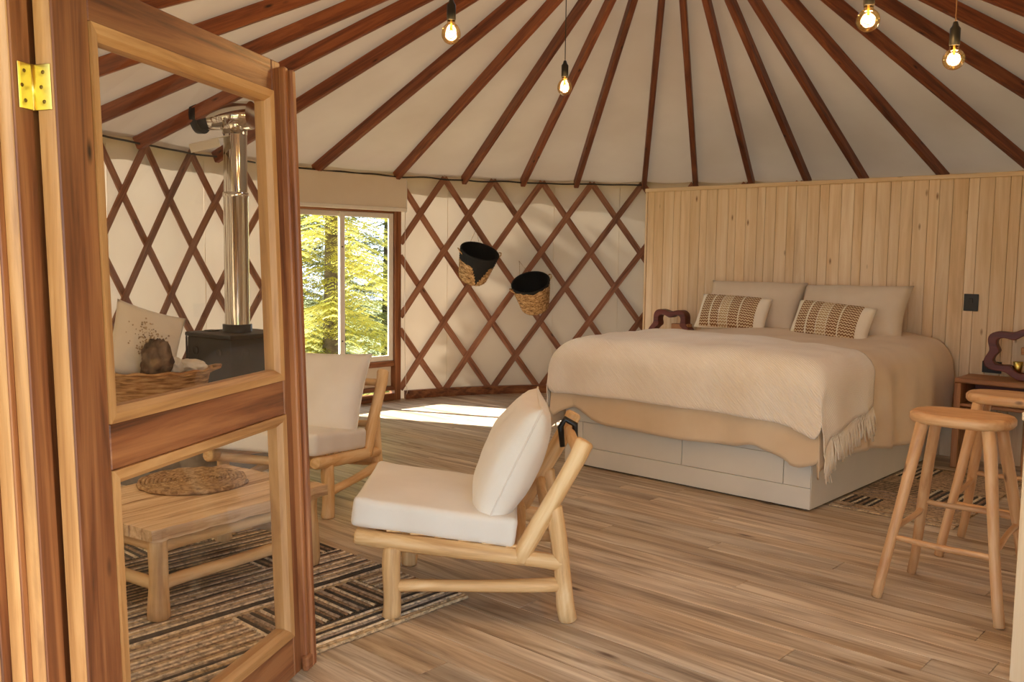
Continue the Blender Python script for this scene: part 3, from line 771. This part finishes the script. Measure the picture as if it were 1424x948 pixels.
wavy_lamp('dark red wavy ring-shaped wooden lamp on the bedside table left of the bed', (-2.26, 2.03, .645), R(0), 1.6)

# ------------------------------------------------------------------ log lounge chairs
def make_chair():
    o = empty('lounge_chair')
    for s in (-1, 1):
        y = s * .325
        log('front_leg', (-.36, y, 0), (-.355, y, .30), .037, .035, M['log'], o)
        log('back_leg', (.35, y, 0), (.285, y * 1.0, .47), .037, .033, M['log'], o)
        log('side_rail', (-.505, y, .338), (.33, y, .235), .036, .033, M['log'], o)
        log('back_post', (.150, y * 1.02, .245), (.405, y * 1.02, .735), .035, .036, M['log'], o)
        log('stretcher', (-.35, y, .135), (.325, y, .15), .024, .028, M['log'], o)
    log('cross_rail', (-.42, -.315, .315), (-.42, .315, .315), .026, .026, M['log'], o)
    log('cross_rail', (.16, -.31, .30), (.16, .31, .30), .024, .024, M['log'], o)
    log('back_rail', (.385, -.31, .66), (.385, .31, .66), .024, .024, M['log'], o)
    log('back_rail', (.255, -.31, .42), (.255, .31, .42), .022, .022, M['log'], o)
    log('cross_rail', (.325, -.3, .17), (.325, .3, .17), .022, .022, M['log'], o)
    for k in range(6):   # seat slats under the cushion
        x = -.38 + k * .095; z = .335 + (x + .505) * -.123 + .036
        box('seat_slat', (x, -.33, z), (x + .06, .33, z + .012), M['log'], o, .003, 'Y')
    # seat cushion
    bm = bmesh.new(); bmesh.ops.create_cube(bm, size=1)
    for v in bm.verts: v.co = Vector((v.co.x * .66, v.co.y * .68, v.co.z * .115))
    bmesh.ops.bevel(bm, geom=bm.edges[:], offset=.028, segments=4, affect='EDGES', profile=.6)
    bmesh.ops.subdivide_edges(bm, edges=[e for e in bm.edges if e.calc_length() > .3], cuts=9, use_grid_fill=True)
    for v in bm.verts:
        u, w = v.co.x / .33, v.co.y / .34
        v.co.z += (.014 if v.co.z > 0 else -.003) * max(0, (1 - u * u)) * max(0, (1 - w * w)) + .003 * noise.noise(v.co * 6)
        if abs(u) > .8 and abs(w) > .8: v.co.z += .006 if v.co.z > 0 else 0
    me = bpy.data.meshes.new('cushion'); bm.to_mesh(me); bm.free()
    sc = link('seat_cushion', me, M['linen'], o, Matrix.Translation((-.19, 0, .395)) @ Matrix.Rotation(R(7.2), 4, 'Y'), True)
    # back cushion
    V, Fc = pillow_data(.66, .56, .25, pinch=.05, wr=.01, seed=4, n=26, power=.42)
    Mx = Matrix.Translation((.115, 0, .600)) @ Matrix.Rotation(R(25), 4, 'Y') @ Matrix.Rotation(PI / 2, 4, 'Z')
    bc = link('back_cushion', merge(mk(V, Fc)), M['linen'], o, Mx, True)
    per = [(-1, -1), (1, -1), (1, 1), (-1, 1), (-1, -1)]; pts = []
    for (a, b_), (c, d) in zip(per, per[1:]):
        for k in range(12):
            u, v = a + (c - a) * k / 12, b_ + (d - b_) * k / 12
            pts.append(Vector((.33 * u * (1 - .05 * (1 - v * v)), 0, .28 * v * (1 - .05 * (1 - u * u)))))
    pts.append(pts[0]); tube('piping', pts, .0035, M['linen'], bc, 6)
    tube('strap', [(.345, .20, .60), (.335, .205, .69), (.355, .21, .725), (.40, .215, .70), (.405, .22, .62)], [.012, .015, .016, .015, .012], M['black'], o, 10)
    return o
chair = make_chair(); chair.location = (-.11, 3.925, 0)
tag(chair, 'log lounge chair with cream cushions facing left in front of the bed', 'chair', 'log lounge chairs')
c2 = copy_tree(chair); c2.location = (-1.227, 5.438, 0); c2.rotation_euler = (0, 0, R(75))
tag(c2, 'log lounge chair with cream cushions below the window, partly behind the open door', 'chair')

# ------------------------------------------------------------------ coffee table with placemat
e1 = Vector((.56, .828, 0)); e2 = Vector((-.828, .56, 0)); TN = Vector((-1.366, 3.461, 0))
TM = Matrix(((e1.x, e2.x, 0, TN.x), (e1.y, e2.y, 0, TN.y), (0, 0, 1, 0), (0, 0, 0, 1)))
tb = empty('coffee_table', Mx=TM); tag(tb, 'low rustic wooden coffee table with log legs behind the open glass door', 'table')
TL, TW, TZ = .92, .72, .385
pt = random.Random(2); y = 0; k = 0
for w in (.15, .13, .16, .14, .14):
    V, Fc = [], []; L_ = TL; nx = 24
    jag = [(.006 * (pt.random() - .5), .006 * (pt.random() - .5)) for _ in range(nx + 1)]
    for i in range(nx + 1):
        x = L_ * i / nx + (0 if 0 < i < nx else (pt.random() - .5) * .012)
        ya = y + (jag[i][0] * 1.4 if k == 0 else 0.0005); yb = y + w + (jag[i][1] * 1.4 if k == 4 else -.0005)
        zz = .002 * noise.noise(Vector((x * 9, y, 0)))
        V += [Vector((x, ya + .003, TZ + zz)), Vector((x, yb - .001, TZ + zz)), Vector((x, yb, TZ - .048)), Vector((x, ya, TZ - .048 + jag[i][1]))]
    for i in range(nx):
        for q in range(4):
            a_, b_ = i * 4 + q, i * 4 + (q + 1) % 4; Fc.append((a_, a_ + 4, b_ + 4, b_))
    Fc += [(0, 1, 2, 3), tuple(nx * 4 + q for q in (3, 2, 1, 0))]
    link('top_plank', mk(V, Fc), M['tabletop'], tb); y += w; k += 1
for lx in (.055, TL - .06):
    for ly in (.05, TW - .05): log('leg', (lx, ly, 0.012), (lx, ly, TZ - .05), .043, .036, M['log'], tb)
for ly in (.05, TW - .05):
    log('apron', (.06, ly, TZ - .085), (TL - .06, ly, TZ - .085), .026, .026, M['log'], tb); log('stretcher', (.06, ly, .15), (TL - .06, ly, .15), .025, .028, M['log'], tb)
for lx in (.055, TL - .06):
    log('apron', (lx, .06, TZ - .085), (lx, TW - .06, TZ - .085), .024, .024, M['log'], tb); log('stretcher', (lx, .06, .15), (lx, TW - .06, .15), .025, .026, M['log'], tb)
# coiled placemat
V, Fc = [], []; pts = []; turns, step = 13, .0185
for i in range(turns * 40 + 1):
    a = 2 * PI * i / 40; r = .006 + step * a / (2 * PI); pts.append((r * math.cos(a), r * math.sin(a) , .009 + .0022 * math.sin(a * 23.0) + .001 * noise.noise(Vector((a, 0, 0)))))
V, Fc = tube_data(pts, [.0105 + .0014 * math.sin(i * 1.9) for i in range(len(pts))], 6)
pm = link('placemat', mk(V, Fc), M['seagrass'], None, Matrix.Translation((-1.475, 4.235, TZ + .002)), True)
tag(pm, 'round coiled seagrass placemat on the low coffee table', 'placemat')

# ------------------------------------------------------------------ striped rugs
def rug(name, label, Mx, LA, LB, layout, cw=.0165):
    """local x along B (stripe direction), y along A; one mesh of raised cords over a base"""
    o = empty(name, Mx=Mx); tag(o, label, 'rug')
    box('base', (0, 0, .0005), (LB, LA, .006), M['rugbase'], o, .002)
    Vv, Ff, Mi = [], [], []; rr = random.Random(9)
    def cord(p, q, w, mi):
        p, q = Vector(p), Vector(q); L_ = (q - p).length; n = max(2, int(L_ / .05)); d = (q - p).normalized(); s = Vector((-d.y, d.x, 0)); n0 = len(Vv); ph = rr.random() * 9
        for i in range(n + 1):
            c = p + d * (L_ * i / n) + s * (.0022 * noise.noise(Vector((ph, i * .35, 0)))); hh = .013 + .002 * noise.noise(Vector((ph + 5, i * .5, 1)))
            for a, z in ((-1, .005), (-.62, hh * .86), (0, hh), (.62, hh * .86), (1, .005)): Vv.append(c + s * (a * w / 2) + Vector((0, 0, z)))
        for i in range(n):
            for k in range(4): Ff.append((n0 + i * 5 + k, n0 + i * 5 + k + 5, n0 + i * 5 + k + 6, n0 + i * 5 + k + 1)); Mi.append(mi)
    # materials: 0 dark 1 cream 2 tan 3 brown 4 grey
    y = 0
    for kind, h, arg in layout:
        h = min(h, LA - y)
        if h <= .004: break
        if kind == 'line':
            pat, w = arg; n = max(1, int(h / w))
            for k in range(n): cord((0, y + (k + .5) * h / n, 0), (LB, y + (k + .5) * h / n, 0), h / n * .98, pat[k % len(pat)])
        else:
            x = arg[0]; flip = arg[1]; pats = arg[2]
            xs = sorted(set([0] + [xx for xx in [x + .62 * k for k in range(-6, 9)] if 0 < xx < LB] + [LB]))
            for bi, (x0, x1) in enumerate(zip(xs, xs[1:])):
                if (bi + flip) % 2:
                    n = max(1, int((x1 - x0) / .02)); pat = pats[0]
                    for k in range(n): cord((x0 + (k + .5) * (x1 - x0) / n, y + .004, 0), (x0 + (k + .5) * (x1 - x0) / n, y + h - .004, 0), (x1 - x0) / n * .97, pat[k % len(pat)])
                else:
                    n = max(1, int(h / .0155)); pat = pats[1]
                    for k in range(n): cord((x0 + .004, y + (k + .5) * h / n, 0), (x1 - .004, y + (k + .5) * h / n, 0), h / n * .96, pat[k % len(pat)])
        y += h
    c = link('cords', mk(Vv, Ff, Mi), None, o, None, True, [M['rug_dark'], M['rug_cream'], M['rug_tan'], M['rug_brown'], M['rug_grey']]); c['kind'] = 'stuff'
    return o
K = Vector((-.17, 3.83, 0))
RM = Matrix(((B.x, A.x, 0, K.x), (B.y, A.y, 0, K.y), (0, 0, 1, 0), (0, 0, 0, 1))) @ Matrix.Translation((-1.75, 0, 0))
lay = [('line', .20, ([2, 2, 1, 0, 4, 1, 0, 2, 1, 0, 2], .02)), ('block', .30, (.30, 1, ([1, 0, 3, 4, 0, 3], [4, 1, 2, 3, 1]))), ('line', .07, ([2, 1, 0, 2], .02)), ('line', .34, ([0, 1, 4, 2, 1, 3], .017)), ('block', .26, (.1, 0, ([1, 0, 3, 0], [3, 0, 2, 0]))), ('line', .3, ([0, 2, 0, 1, 3], .018)), ('block', .3, (.3, 1, ([1, 0, 3, 0], [4, 0, 2, 1]))), ('line', .4, ([2, 1, 0, 3], .02))]
rug('rug', 'large striped jute rug under the coffee table and the near lounge chair', RM, 1.75, 1.75, lay)
K2 = BED0 + EX * .02 + B * .22
RM2 = Matrix(((EX.x, B.x, 0, K2.x), (EX.y, B.y, 0, K2.y), (0, 0, 1, 0), (0, 0, 0, 1)))
lay2 = [('line', .12, ([2, 4, 2, 3], .016)), ('block', .22, (.2, 1, ([1, 0, 3, 0], [2, 3, 2, 3]))), ('line', .2, ([3, 2, 3, 4], .016)), ('block', .3, (.35, 0, ([1, 0, 3, 0], [3, 2, 0]))), ('line', .2, ([2, 3], .018)), ('block', .4, (.2, 1, ([1, 0], [3, 2])))]
rug('rug', 'narrow brown patterned rug on the floor between bed and stools', RM2, 1.5, .70, lay2)

# ------------------------------------------------------------------ stools
def make_stool():
    o = empty('bar_stool')
    # seat: oval slab, long along local x, slightly dished
    V, Fc = [], []; n = 40; rings = [(.0, -.006), (.55, -.005), (.86, 0), (.96, -.002), (1.0, -.012), (1.0, -.034), (.95, -.046), (.0, -.046)]
    for s, z in rings:
        for k in range(n):
            a = 2 * PI * k / n; ca, sa = math.cos(a), math.sin(a); e = (abs(ca) ** 2.6 + abs(sa) ** 2.6) ** (-1 / 2.6)
            V.append(Vector((.205 * s * e * ca, 0.155 * s * e * sa, .815 + z)))
    for i in range(len(rings) - 1):
        for k in range(n):
            a_, b_ = i * n + k, i * n + (k + 1) % n; Fc.append((a_, b_, b_ + n, a_ + n))
    link('seat', merge(mk(V, Fc)), M['stool'], o, None, True)
    for sx in (-1, 1):
        for sy in (-1, 1):
            log('leg', (sx * .245, sy * .215, 0), (sx * .13, sy * .095, .777), .021, .026, M['stool'], o, wob=.003)
    lv = lambda z: (.245 - .115 * z / .762, .215 - .12 * z / .762)
    for sy, z in ((-1, .27), (1, .37)):
        a, b_ = lv(z); log('stretcher', (-a, sy * b_, z), (a, sy * b_, z - .005), .012, .014, M['stool'], o, wob=.004)
    for sx, z in ((-1, .31), (1, .31)):
        a, b_ = lv(z); log('stretcher', (sx * a, -b_, z - .01), (sx * a, b_, z + .02), .013, .013, M['stool'], o, wob=.004)
    return o
s1 = make_stool(); az = math.atan2(EX.y, EX.x)
s1.location = (1.925, 3.905, 0); s1.rotation_euler = (0, 0, az)
tag(s1, 'wooden bar stool with oval seat standing nearest on the bare floor', 'stool', 'wooden bar stools')
s2 = copy_tree(s1); s2.location = (2.46, 4.50, 0); s2.rotation_euler = (0, 0, az + R(3))
tag(s2, 'wooden bar stool with oval seat standing behind the nearer stool, cut by the picture edge', 'stool')

# low pine partition beside the stools, cut by the right picture edge
lp = empty('wall_right', Mx=Matrix(((EX.x, B.x, 0, 1.752), (EX.y, B.y, 0, 3.115), (0, 0, 1, 0), (0, 0, 0, 1)))); tag(lp, kind='structure')
for k in range(8): box('board', (k * .12 + .0, 0, 0), (k * .12 + .1185, .03, .92), M['pine'], lp, .002, 'Z')
box('core', (.002, .0302, 0), (.95, .045, .918), M['pine'], lp, .002)
box('cap', (-.01, -.01, .92), (.97, .056, .95), M['pine'], lp, .003)

# ------------------------------------------------------------------ hearth, stove and flue
sd1 = Vector((-.81, .586, 0)); sd2 = Vector((.586, .81, 0)); SC0 = Vector((-1.955, 6.40, 0))
SM = Matrix(((-sd1.x, sd2.x, 0, SC0.x), (-sd1.y, sd2.y, 0, SC0.y), (0, 0, 1, 0), (0, 0, 0, 1)))   # x to the near-right.. local x<0 along the left face
hr = [(-2.72, 5.85), (-2.2, 5.55), (-1.62, 6.2), (-1.75, 7.55), (-2.3, 7.6), (-2.66, 7.05)]
V = [Vector((x, y, z)) for z in (0.0, .34) for x, y in hr]; nh = len(hr)
he = link('hearth', mk(V, [tuple(range(nh - 1, -1, -1)), tuple(range(nh, 2 * nh))] + [(k, (k + 1) % nh, (k + 1) % nh + nh, k + nh) for k in range(nh)]), M['stone'])
tag(he, 'low grey stone hearth platform under the stove and basket', 'hearth')
SS, SH = .52, .54
sv = empty('wood_stove', Mx=SM @ Matrix.Translation((0, 0, .34))); tag(sv, 'black iron wood stove with round air holes seen through the door glass', 'stove')
box('body', (-SS + .008, .008, .03), (-.008, SS - .008, SH - .03), M['iron'], sv, .012, seg=2)
box('top_plate', (-SS - .004, -.004, SH - .03), (.004, SS + .004, SH), M['iron'], sv, .006)
for fx, fy in ((-SS + .05, .05), (-.05, .05), (-SS + .05, SS - .05), (-.05, SS - .05)): box('foot', (fx - .025, fy - .025, 0), (fx + .025, fy + .025, .03), M['iron'], sv, .004)
# raised edge frames and air rosettes on two faces
for x in (-SS + .11, -.14): lathe('air_hole', [(.034, 0), (.034, .006), (.026, .006), (.022, .001), (0, .001)], M['iron'], sv, 24, Matrix.Translation((x, .0085, SH - .13)) @ Matrix.Rotation(PI / 2, 4, 'X'))
for y in (.13, .37): lathe('air_hole', [(.034, 0), (.034, .006), (.026, .006), (.022, .001), (0, .001)], M['iron'], sv, 24, Matrix.Translation((-.0085, y, SH - .13)) @ Matrix.Rotation(PI / 2, 4, 'Y'))
box('corner_strip', (-.012, -.001, .03), (.001, .012, SH - .031), M['iron'], sv, .004)
box('corner_strip', (-SS - .001, -.001, .03), (-SS + .012, .012, SH - .031), M['iron'], sv, .004)
V, Fc = tube_data([(-.004, .16 + .04 * math.cos(a), .2 + .05 * math.sin(a)) for a in [2 * PI * k / 20 for k in range(21)]], .008, 8); link('door_handle', mk(V, Fc), M['steel'], sv, None, True)
box('lid_plate', (-SS + .05, .12, SH), (-SS + .13, .2, SH + .008), M['iron'], sv, .003)
lathe('flue_collar', [(.105, 0), (.105, .055), (.09, .055)], M['black'], sv, 32, Matrix.Translation((-SS / 2, SS / 2, SH)))
fc = SM @ Vector((-SS / 2, SS / 2, .34 + SH + .02))
fl = empty('flue_pipe', fc); tag(fl, 'polished steel flue pipe rising from the stove and bending out through the roof', 'flue')
ztop = 2.42 - fc.z
lathe('lower_pipe', [(.088, 0), (.088, .95), (.092, .955), (.092, .985), (.088, .99)], M['steel'], fl, 40)
lathe('upper_pipe', [(.083, .95), (.083, ztop - .1)], M['steel'], fl, 40)
out = (Vector((fc.x - CX, fc.y - CY, 0))).normalized()
tube('elbow', [(0, 0, ztop - .12), (0, 0, ztop - .05), (out.x * .02, out.y * .02, ztop), (out.x * .07, out.y * .07, ztop + .015), (out.x * .14, out.y * .14, ztop + .015)], [.086, .092, .098, .098, .094], M['steel'], fl, 28)
tube('outlet_pipe', [tuple(out * -.13 + Vector((0, 0, ztop + .015))), tuple(out * .30 + Vector((0, 0, ztop + .015)))], [.1, .1], M['steel'], fl, 32)
tube('roof_collar', [tuple(out * .245 + Vector((0, 0, ztop + .015))), tuple(out * .29 + Vector((0, 0, ztop + .015)))], [.125, .125], M['iron'], fl, 32)
hs = empty('heat_shield', Mx=frame_mx(Vector((-2.33, 6.80, 2.235)), Vector((-2.02, 6.62, 2.275)), Vector((.2, -.4, 1)))); tag(hs, 'small white metal heat shield plate under the flue outlet', 'plate')
link('plate', box_me(.30, .13, .006, .002), M['white'], hs, Matrix.Identity(4)); link('lip', box_me(.30, .006, .06, .002), M['white'], hs, Matrix.Translation((0, -.066, -.03)))

# ------------------------------------------------------------------ log basket on the hearth with its contents
BKP = Vector((-2.36, 6.12, .34)); 
bk = empty('log_basket', BKP, R(35)); tag(bk, 'wide oval wicker basket on the hearth beside the stove', 'basket')
V, Fc = [], []; nb, nz_ = 96, 26
for j in range(nz_ + 1):
    f = j / nz_; z = .31 * f; a_, b_ = .27 + .07 * f, .19 + .05 * f
    for k in range(nb):
        t = 2 * PI * k / nb; w = .006 * math.sin(t * 24 + (j % 2) * PI) * (1 if 0 < j < nz_ else 0) + .003 * math.sin(j * PI)
        V.append(Vector(((a_ + w) * math.cos(t), (b_ + w) * math.sin(t), z)))
for j in range(nz_):
    for k in range(nb): p = j * nb + k; q = j * nb + (k + 1) % nb; Fc.append((p, q, q + nb, p + nb))
Fc.append(tuple(range(nb - 1, -1, -1)))
ws = link('woven_side', mk(V, Fc), M['wicker'], bk, None, True); md = ws.modifiers.new('thick', 'SOLIDIFY'); md.thickness = .01; md.offset = -1
for dr, dz, ph in ((0, .315, 0), (.006, .328, 1.5)):
    tube('rim', [((.345 + dr) * math.cos(2 * PI * k / 60), (.245 + dr) * math.sin(2 * PI * k / 60), dz + .006 * math.sin(12 * 2 * PI * k / 60 + ph)) for k in range(61)], .012, M['wicker'], bk, 8)
for s in (-1, 1):
    tube('handle', [(s * .34, -.07, .32), (s * .40, -.05, .335), (s * .42, 0, .34), (s * .40, .05, .335), (s * .34, .07, .32)], .012, M['wicker'], bk, 8)
def free_pillow(name, label, cat, loc, rot, w, h, t, mat, seed, **kw):
    V, Fc = pillow_data(w, h, t, seed=seed, **kw); o = link(name, merge(mk(V, Fc)), mat, None, Matrix.Translation(loc) @ Euler(rot).to_matrix().to_4x4(), True); return tag(o, label, cat)
fp = empty('floral_cushion', Mx=Matrix.Translation((-2.46, 6.18, .83)) @ Euler((R(-16), R(18), R(40))).to_matrix().to_4x4()); tag(fp, 'cream cushion with a printed dried flower, standing in the wicker basket', 'cushion')
V, Fc = pillow_data(.48, .52, .16, seed=12); link('cover', merge(mk(V, Fc)), M['cream'], fp, None, True)
fv, ff = [], []; fr_ = random.Random(4)
for k in range(150):
    a = fr_.gauss(0, 1) * .055 - .02; c_ = fr_.gauss(0, 1) * .055 + .02; u, v = a / .24, c_ / .26
    if abs(u) > .85 or abs(v) > .85: continue
    d_ = .08 * ((1 - u * u) * (1 - v * v)) ** .5 + .009; r_ = .004 + .004 * fr_.random(); n0 = len(fv)
    for q in range(5): fv.append(Vector((a + r_ * math.cos(q * 1.257), -d_, c_ + r_ * math.sin(q * 1.257))))
    ff.append(tuple(range(n0, n0 + 5)))
pf = link('flower_print', mk(fv, ff), M['rug_tan'], fp); pf['kind'] = 'stuff'
# crumpled brown paper bundle
def crumple(name, label, cat, loc, scl, mat, seed, rough_=.35, fr=3.2):
    bm = bmesh.new(); bmesh.ops.create_icosphere(bm, subdivisions=4, radius=1)
    for v in bm.verts:
        n_ = v.co.normalized(); d = 1 + rough_ * noise.noise(n_ * fr + Vector((seed, 0, 0))) - .25 * rough_ * abs(noise.noise(n_ * fr * 2.6 + Vector((0, seed, 0)))) * 2
        v.co = Vector((n_.x * scl[0], n_.y * scl[1], n_.z * scl[2])) * d
    me = bpy.data.meshes.new('lump'); bm.to_mesh(me); bm.free(); o = link(name, me, mat, None, Matrix.Translation(loc), True); return tag(o, label, cat)
crumple('paper_bundle', 'crumpled brown paper bundle sitting in the wicker basket', 'paper', (-2.31, 5.98, .74), (.10, .10, .16), M['kindling'], 3.0, .3, 3.4)
crumple('cloth', 'folded white cloth lying at the right end of the wicker basket', 'cloth', (-2.20, 6.26, .675), (.12, .08, .055), M['cream'], 6.0, .35)
crumple('cloth', 'small bunched white cloth beside the paper bundle in the basket', 'cloth', (-2.25, 6.12, .69), (.06, .06, .07), M['cream'], 9.0, .35)

# ------------------------------------------------------------------ baskets hung on the lattice
def hang_basket(label, t, ztop, tilt, dip, roll=0.0, seed=1):
    p = wp(t, 0, -.31); a = R(t)
    rad = Vector((math.cos(a), math.sin(a), 0)); tan = Vector((-math.sin(a), math.cos(a), 0))
    Mx = Matrix(((tan.x, rad.x, 0, p.x), (tan.y, rad.y, 0, p.y), (0, 0, 1, ztop), (0, 0, 0, 1)))
    o = empty('hanging_basket', Mx=Mx @ Matrix.Rotation(roll, 4, 'Y') @ Matrix.Rotation(tilt, 4, 'X')); tag(o, label, 'basket', 'baskets hung on the lattice')
    nb, nz_, hh = 72, 26, .33
    prof = [(0.02, -hh), (.12, -hh), (.145, -hh + .03), (.165, -hh * .6), (.185, -hh * .3), (.2, 0)]
    def rad_at(f):
        z = -hh + hh * f; pr_ = prof[1:]
        for (r0, z0), (r1, z1) in zip(pr_, pr_[1:]):
            if z0 <= z <= z1: return r0 + (r1 - r0) * (z - z0) / (z1 - z0)
        return .2
    V, Fc, Mi = [], [], []
    for j in range(nz_ + 1):
        f = j / nz_
        for k in range(nb):
            t_ = 2 * PI * k / nb; w = .006 * math.sin(t_ * 18 + (j % 2) * PI) + .003 * noise.noise(Vector((t_ * 6, j * .8, seed)))
            r_ = rad_at(f) + w; V.append(Vector((r_ * math.cos(t_), r_ * math.sin(t_), -hh + hh * f)))
    for j in range(nz_):
        for k in range(nb):
            p_ = j * nb + k; q = j * nb + (k + 1) % nb; Fc.append((p_, q, q + nb, p_ + nb))
            t_ = 2 * PI * (k + .5) / nb; f = (j + .5) / nz_
            front = abs((t_ + PI / 2 + PI) % (2 * PI) - PI)      # angle from the side facing the room (-y)
            Mi.append(1 if f > (1 - dip(front if ((t_ - 1.5 * PI + PI) % (2 * PI) - PI) >= 0 else -front)) else 0)
    Fc.append(tuple(range(nb - 1, -1, -1))); Mi.append(0)
    sh = link('woven_body', mk(V, Fc, Mi), None, o, None, True, [M['straw'], M['blackfibre']])
    lathe('black_lining', [(.19, .0), (.178, -hh * .3), (.14, -hh + .035), (.0005, -hh + .03)], M['blackfibre'], o, 40)
    tube('rim', [(.196 * math.cos(2 * PI * k / 40), .196 * math.sin(2 * PI * k / 40), .004) for k in range(41)], .009, M['blackfibre'], o, 8)
    for s in (-1, 1):
        tube('rope_handle', [(s * .19, -.04, -.03), (s * .225, -.03, .0), (s * .232, 0, .012), (s * .225, .03, .0), (s * .19, .04, -.03)], .006, M['straw'], o, 6)
    tube('hanging_cord', [(.05, .19, .0), (.01, .24, .10), (0, .27, .13)], .002, M['straw'], o, 5); tube('hanging_cord', [(-.05, .19, .0), (-.01, .24, .10), (0, .27, .13)], .002, M['straw'], o, 5)
    return o
hang_basket('black and straw basket hanging higher on the lattice, nearer the window', 112.7, 1.50, R(28), lambda a: .30 + .62 * max(0, 1 - abs(a - .05) / .55), R(-5), 1)
hang_basket('straw basket with black inside hanging lower on the lattice, nearer the bed', 103.6, 1.19, R(27), lambda a: .05 + .02 * math.sin(a * 6), R(20), 4)

# ------------------------------------------------------------------ electric cable clipped along the wall top
def cable(label, t0, t1):
    pts = []; n = int((t1 - t0) * 1.2)
    for i in range(n + 1):
        t = t0 + (t1 - t0) * i / n; pts.append(wp(t, WALL_H + .03 + .018 * noise.noise(Vector((t * .22, 0, 2))), -.05))
    return tag(tube('electric_cable', pts, .008, M['wire'], None, 6), label, 'cable')
cable('thin black cable running along the wall top above window and lattice', 84, 146)
cable('thin black cable running along the wall top behind the stove flue', 150, 192)

# ------------------------------------------------------------------ pendant bulbs
def pendant(label, p, shape, d, cord_mat):
    p = Vector(p); rr_ = (p - Vector((CX, CY, p.z))).length; t = math.degrees(math.atan2(p.y - CY, p.x - CX)); zr_ = roof_z(t, rr_) + .06
    o = empty('pendant_bulb', p); tag(o, label, 'lamp', 'bare bulbs hanging on cords')
    r = d / 2; prof = []
    for k in range(19):
        a = -PI / 2 + k / 18 * (PI * .86); x = r * math.cos(a); z = r * math.sin(a) + (r * .25 * max(0, math.sin(a)) if shape == 'pear' else 0); prof.append((max(x, .0005), z))
    zn = prof[-1][1]
    prof += [(.017, zn + .012), (.015, zn + .03)]
    lathe('glass_bulb', prof, M['bulbglass'], o, 32)
    lathe('filament', [(.001, -r * .3), (.006, -r * .24), (.0075, 0), (.004, r * .35), (.0015, zn)], M['filament'], o, 14)
    lathe('filament_stem', [(.004, r * .3), (.005, zn + .02)], M['brass'], o, 10)
    lathe('socket', [(.0165, zn + .012), (.019, zn + .016), (.019, zn + .075), (.012, zn + .085), (.008, zn + .1), (.003, zn + .102)], M['black'], o, 20)
    tube('cord', [(0, 0, zn + .10), (0.0, 0, (zr_ - p.z + zn) / 2), (0, 0, zr_ - p.z)], .0026, cord_mat, o, 6)
    ld = bpy.data.lights.new('bulb_light', 'POINT'); ld.energy = 4; ld.color = (1, .7, .38); ld.shadow_soft_size = .03
    lo = bpy.data.objects.new('bulb_light', ld); COL.objects.link(lo); lo.parent = o; lo.location = (0, 0, 0)
pendant('bare pear-shaped bulb hanging high left above the lounge chair', (-.272, 3.97, 2.373), 'pear', .08, M['cordbrown'])
pendant('smaller-looking far bulb hanging on a long black cord in front of the lattice wall', (.268, 5.15, 2.372), 'pear', .08, M['wire'])
pendant('round amber bulb at the top edge above the bed, left of the right-hand pair', (1.22, 3.3, 2.285), 'round', .08, M['wire'])
pendant('round amber bulb hanging on a brown cord near the upper right corner', (1.64, 3.55, 2.211), 'round', .08, M['cordbrown'])

# ------------------------------------------------------------------ conifers outside the window
def conifer(label, loc, h, n_br, leaf, seed, spread):
    rs = random.Random(seed); o = empty('conifer_tree', loc); tag(o, label, 'tree', 'conifers outside the window')
    tube('trunk', [(0, 0, 0), (.03, 0, h * .3), (0, .03, h * .65), (0, 0, h)], [.16, .13, .08, .02], M['bark'], o, 10)
    V, Fc = [], []
    for k in range(n_br):
        z = h * (.06 + .92 * (k / n_br)); a = rs.random() * 2 * PI; L_ = spread * (1 - .75 * z / h) * (.6 + .6 * rs.random())
        d = Vector((math.cos(a), math.sin(a), 0)); base = Vector((0, 0, z))
        nspr = max(3, int(L_ / .10))
        for q in range(nspr):
            f = (q + 1) / nspr; c = base + d * (L_ * f) + Vector((0, 0, .12 * L_ * f - .42 * L_ * f * f))
            side = Vector((-d.y, d.x, 0))
            for s in (-1, 1):
                sl = (.16 + .14 * rs.random()) * (1.2 - .5 * f); sd = (side * s + d * .8 + Vector((0, 0, -.28 - .3 * rs.random()))).normalized()
                nl = 7
                for m in range(nl):
                    g = m / nl; cc = c + sd * (sl * g); perp = sd.cross(Vector((0, 0, 1))).normalized()
                    for s2 in (-1, 1):
                        ld = (sd * .8 + perp * (s2 * .75) + Vector((0, 0, (rs.random() - .6) * .4))).normalized(); ll = .075 * (1.1 - g * .6) + .02 * rs.random(); wv = ld.cross(Vector((0, 0, 1))).normalized() * .011
                        n0 = len(V); V += [cc - wv * .6, cc + ld * ll * .5 - wv, cc + ld * ll, cc + ld * ll * .5 + wv]; Fc.append((n0, n0 + 1, n0 + 2, n0 + 3))
    fo = link('foliage', mk(V, Fc), leaf, o); fo['kind'] = 'stuff'
    return o
conifer('bright yellow-green conifer closest to the window', (-2.2, 11.3, -.55), 4.8, 190, M['leaf'], 2, 1.7)
conifer('bright yellow-green conifer at the left of the window view', (-3.9, 11.5, -.55), 5.4, 190, M['leaf'], 5, 1.7)
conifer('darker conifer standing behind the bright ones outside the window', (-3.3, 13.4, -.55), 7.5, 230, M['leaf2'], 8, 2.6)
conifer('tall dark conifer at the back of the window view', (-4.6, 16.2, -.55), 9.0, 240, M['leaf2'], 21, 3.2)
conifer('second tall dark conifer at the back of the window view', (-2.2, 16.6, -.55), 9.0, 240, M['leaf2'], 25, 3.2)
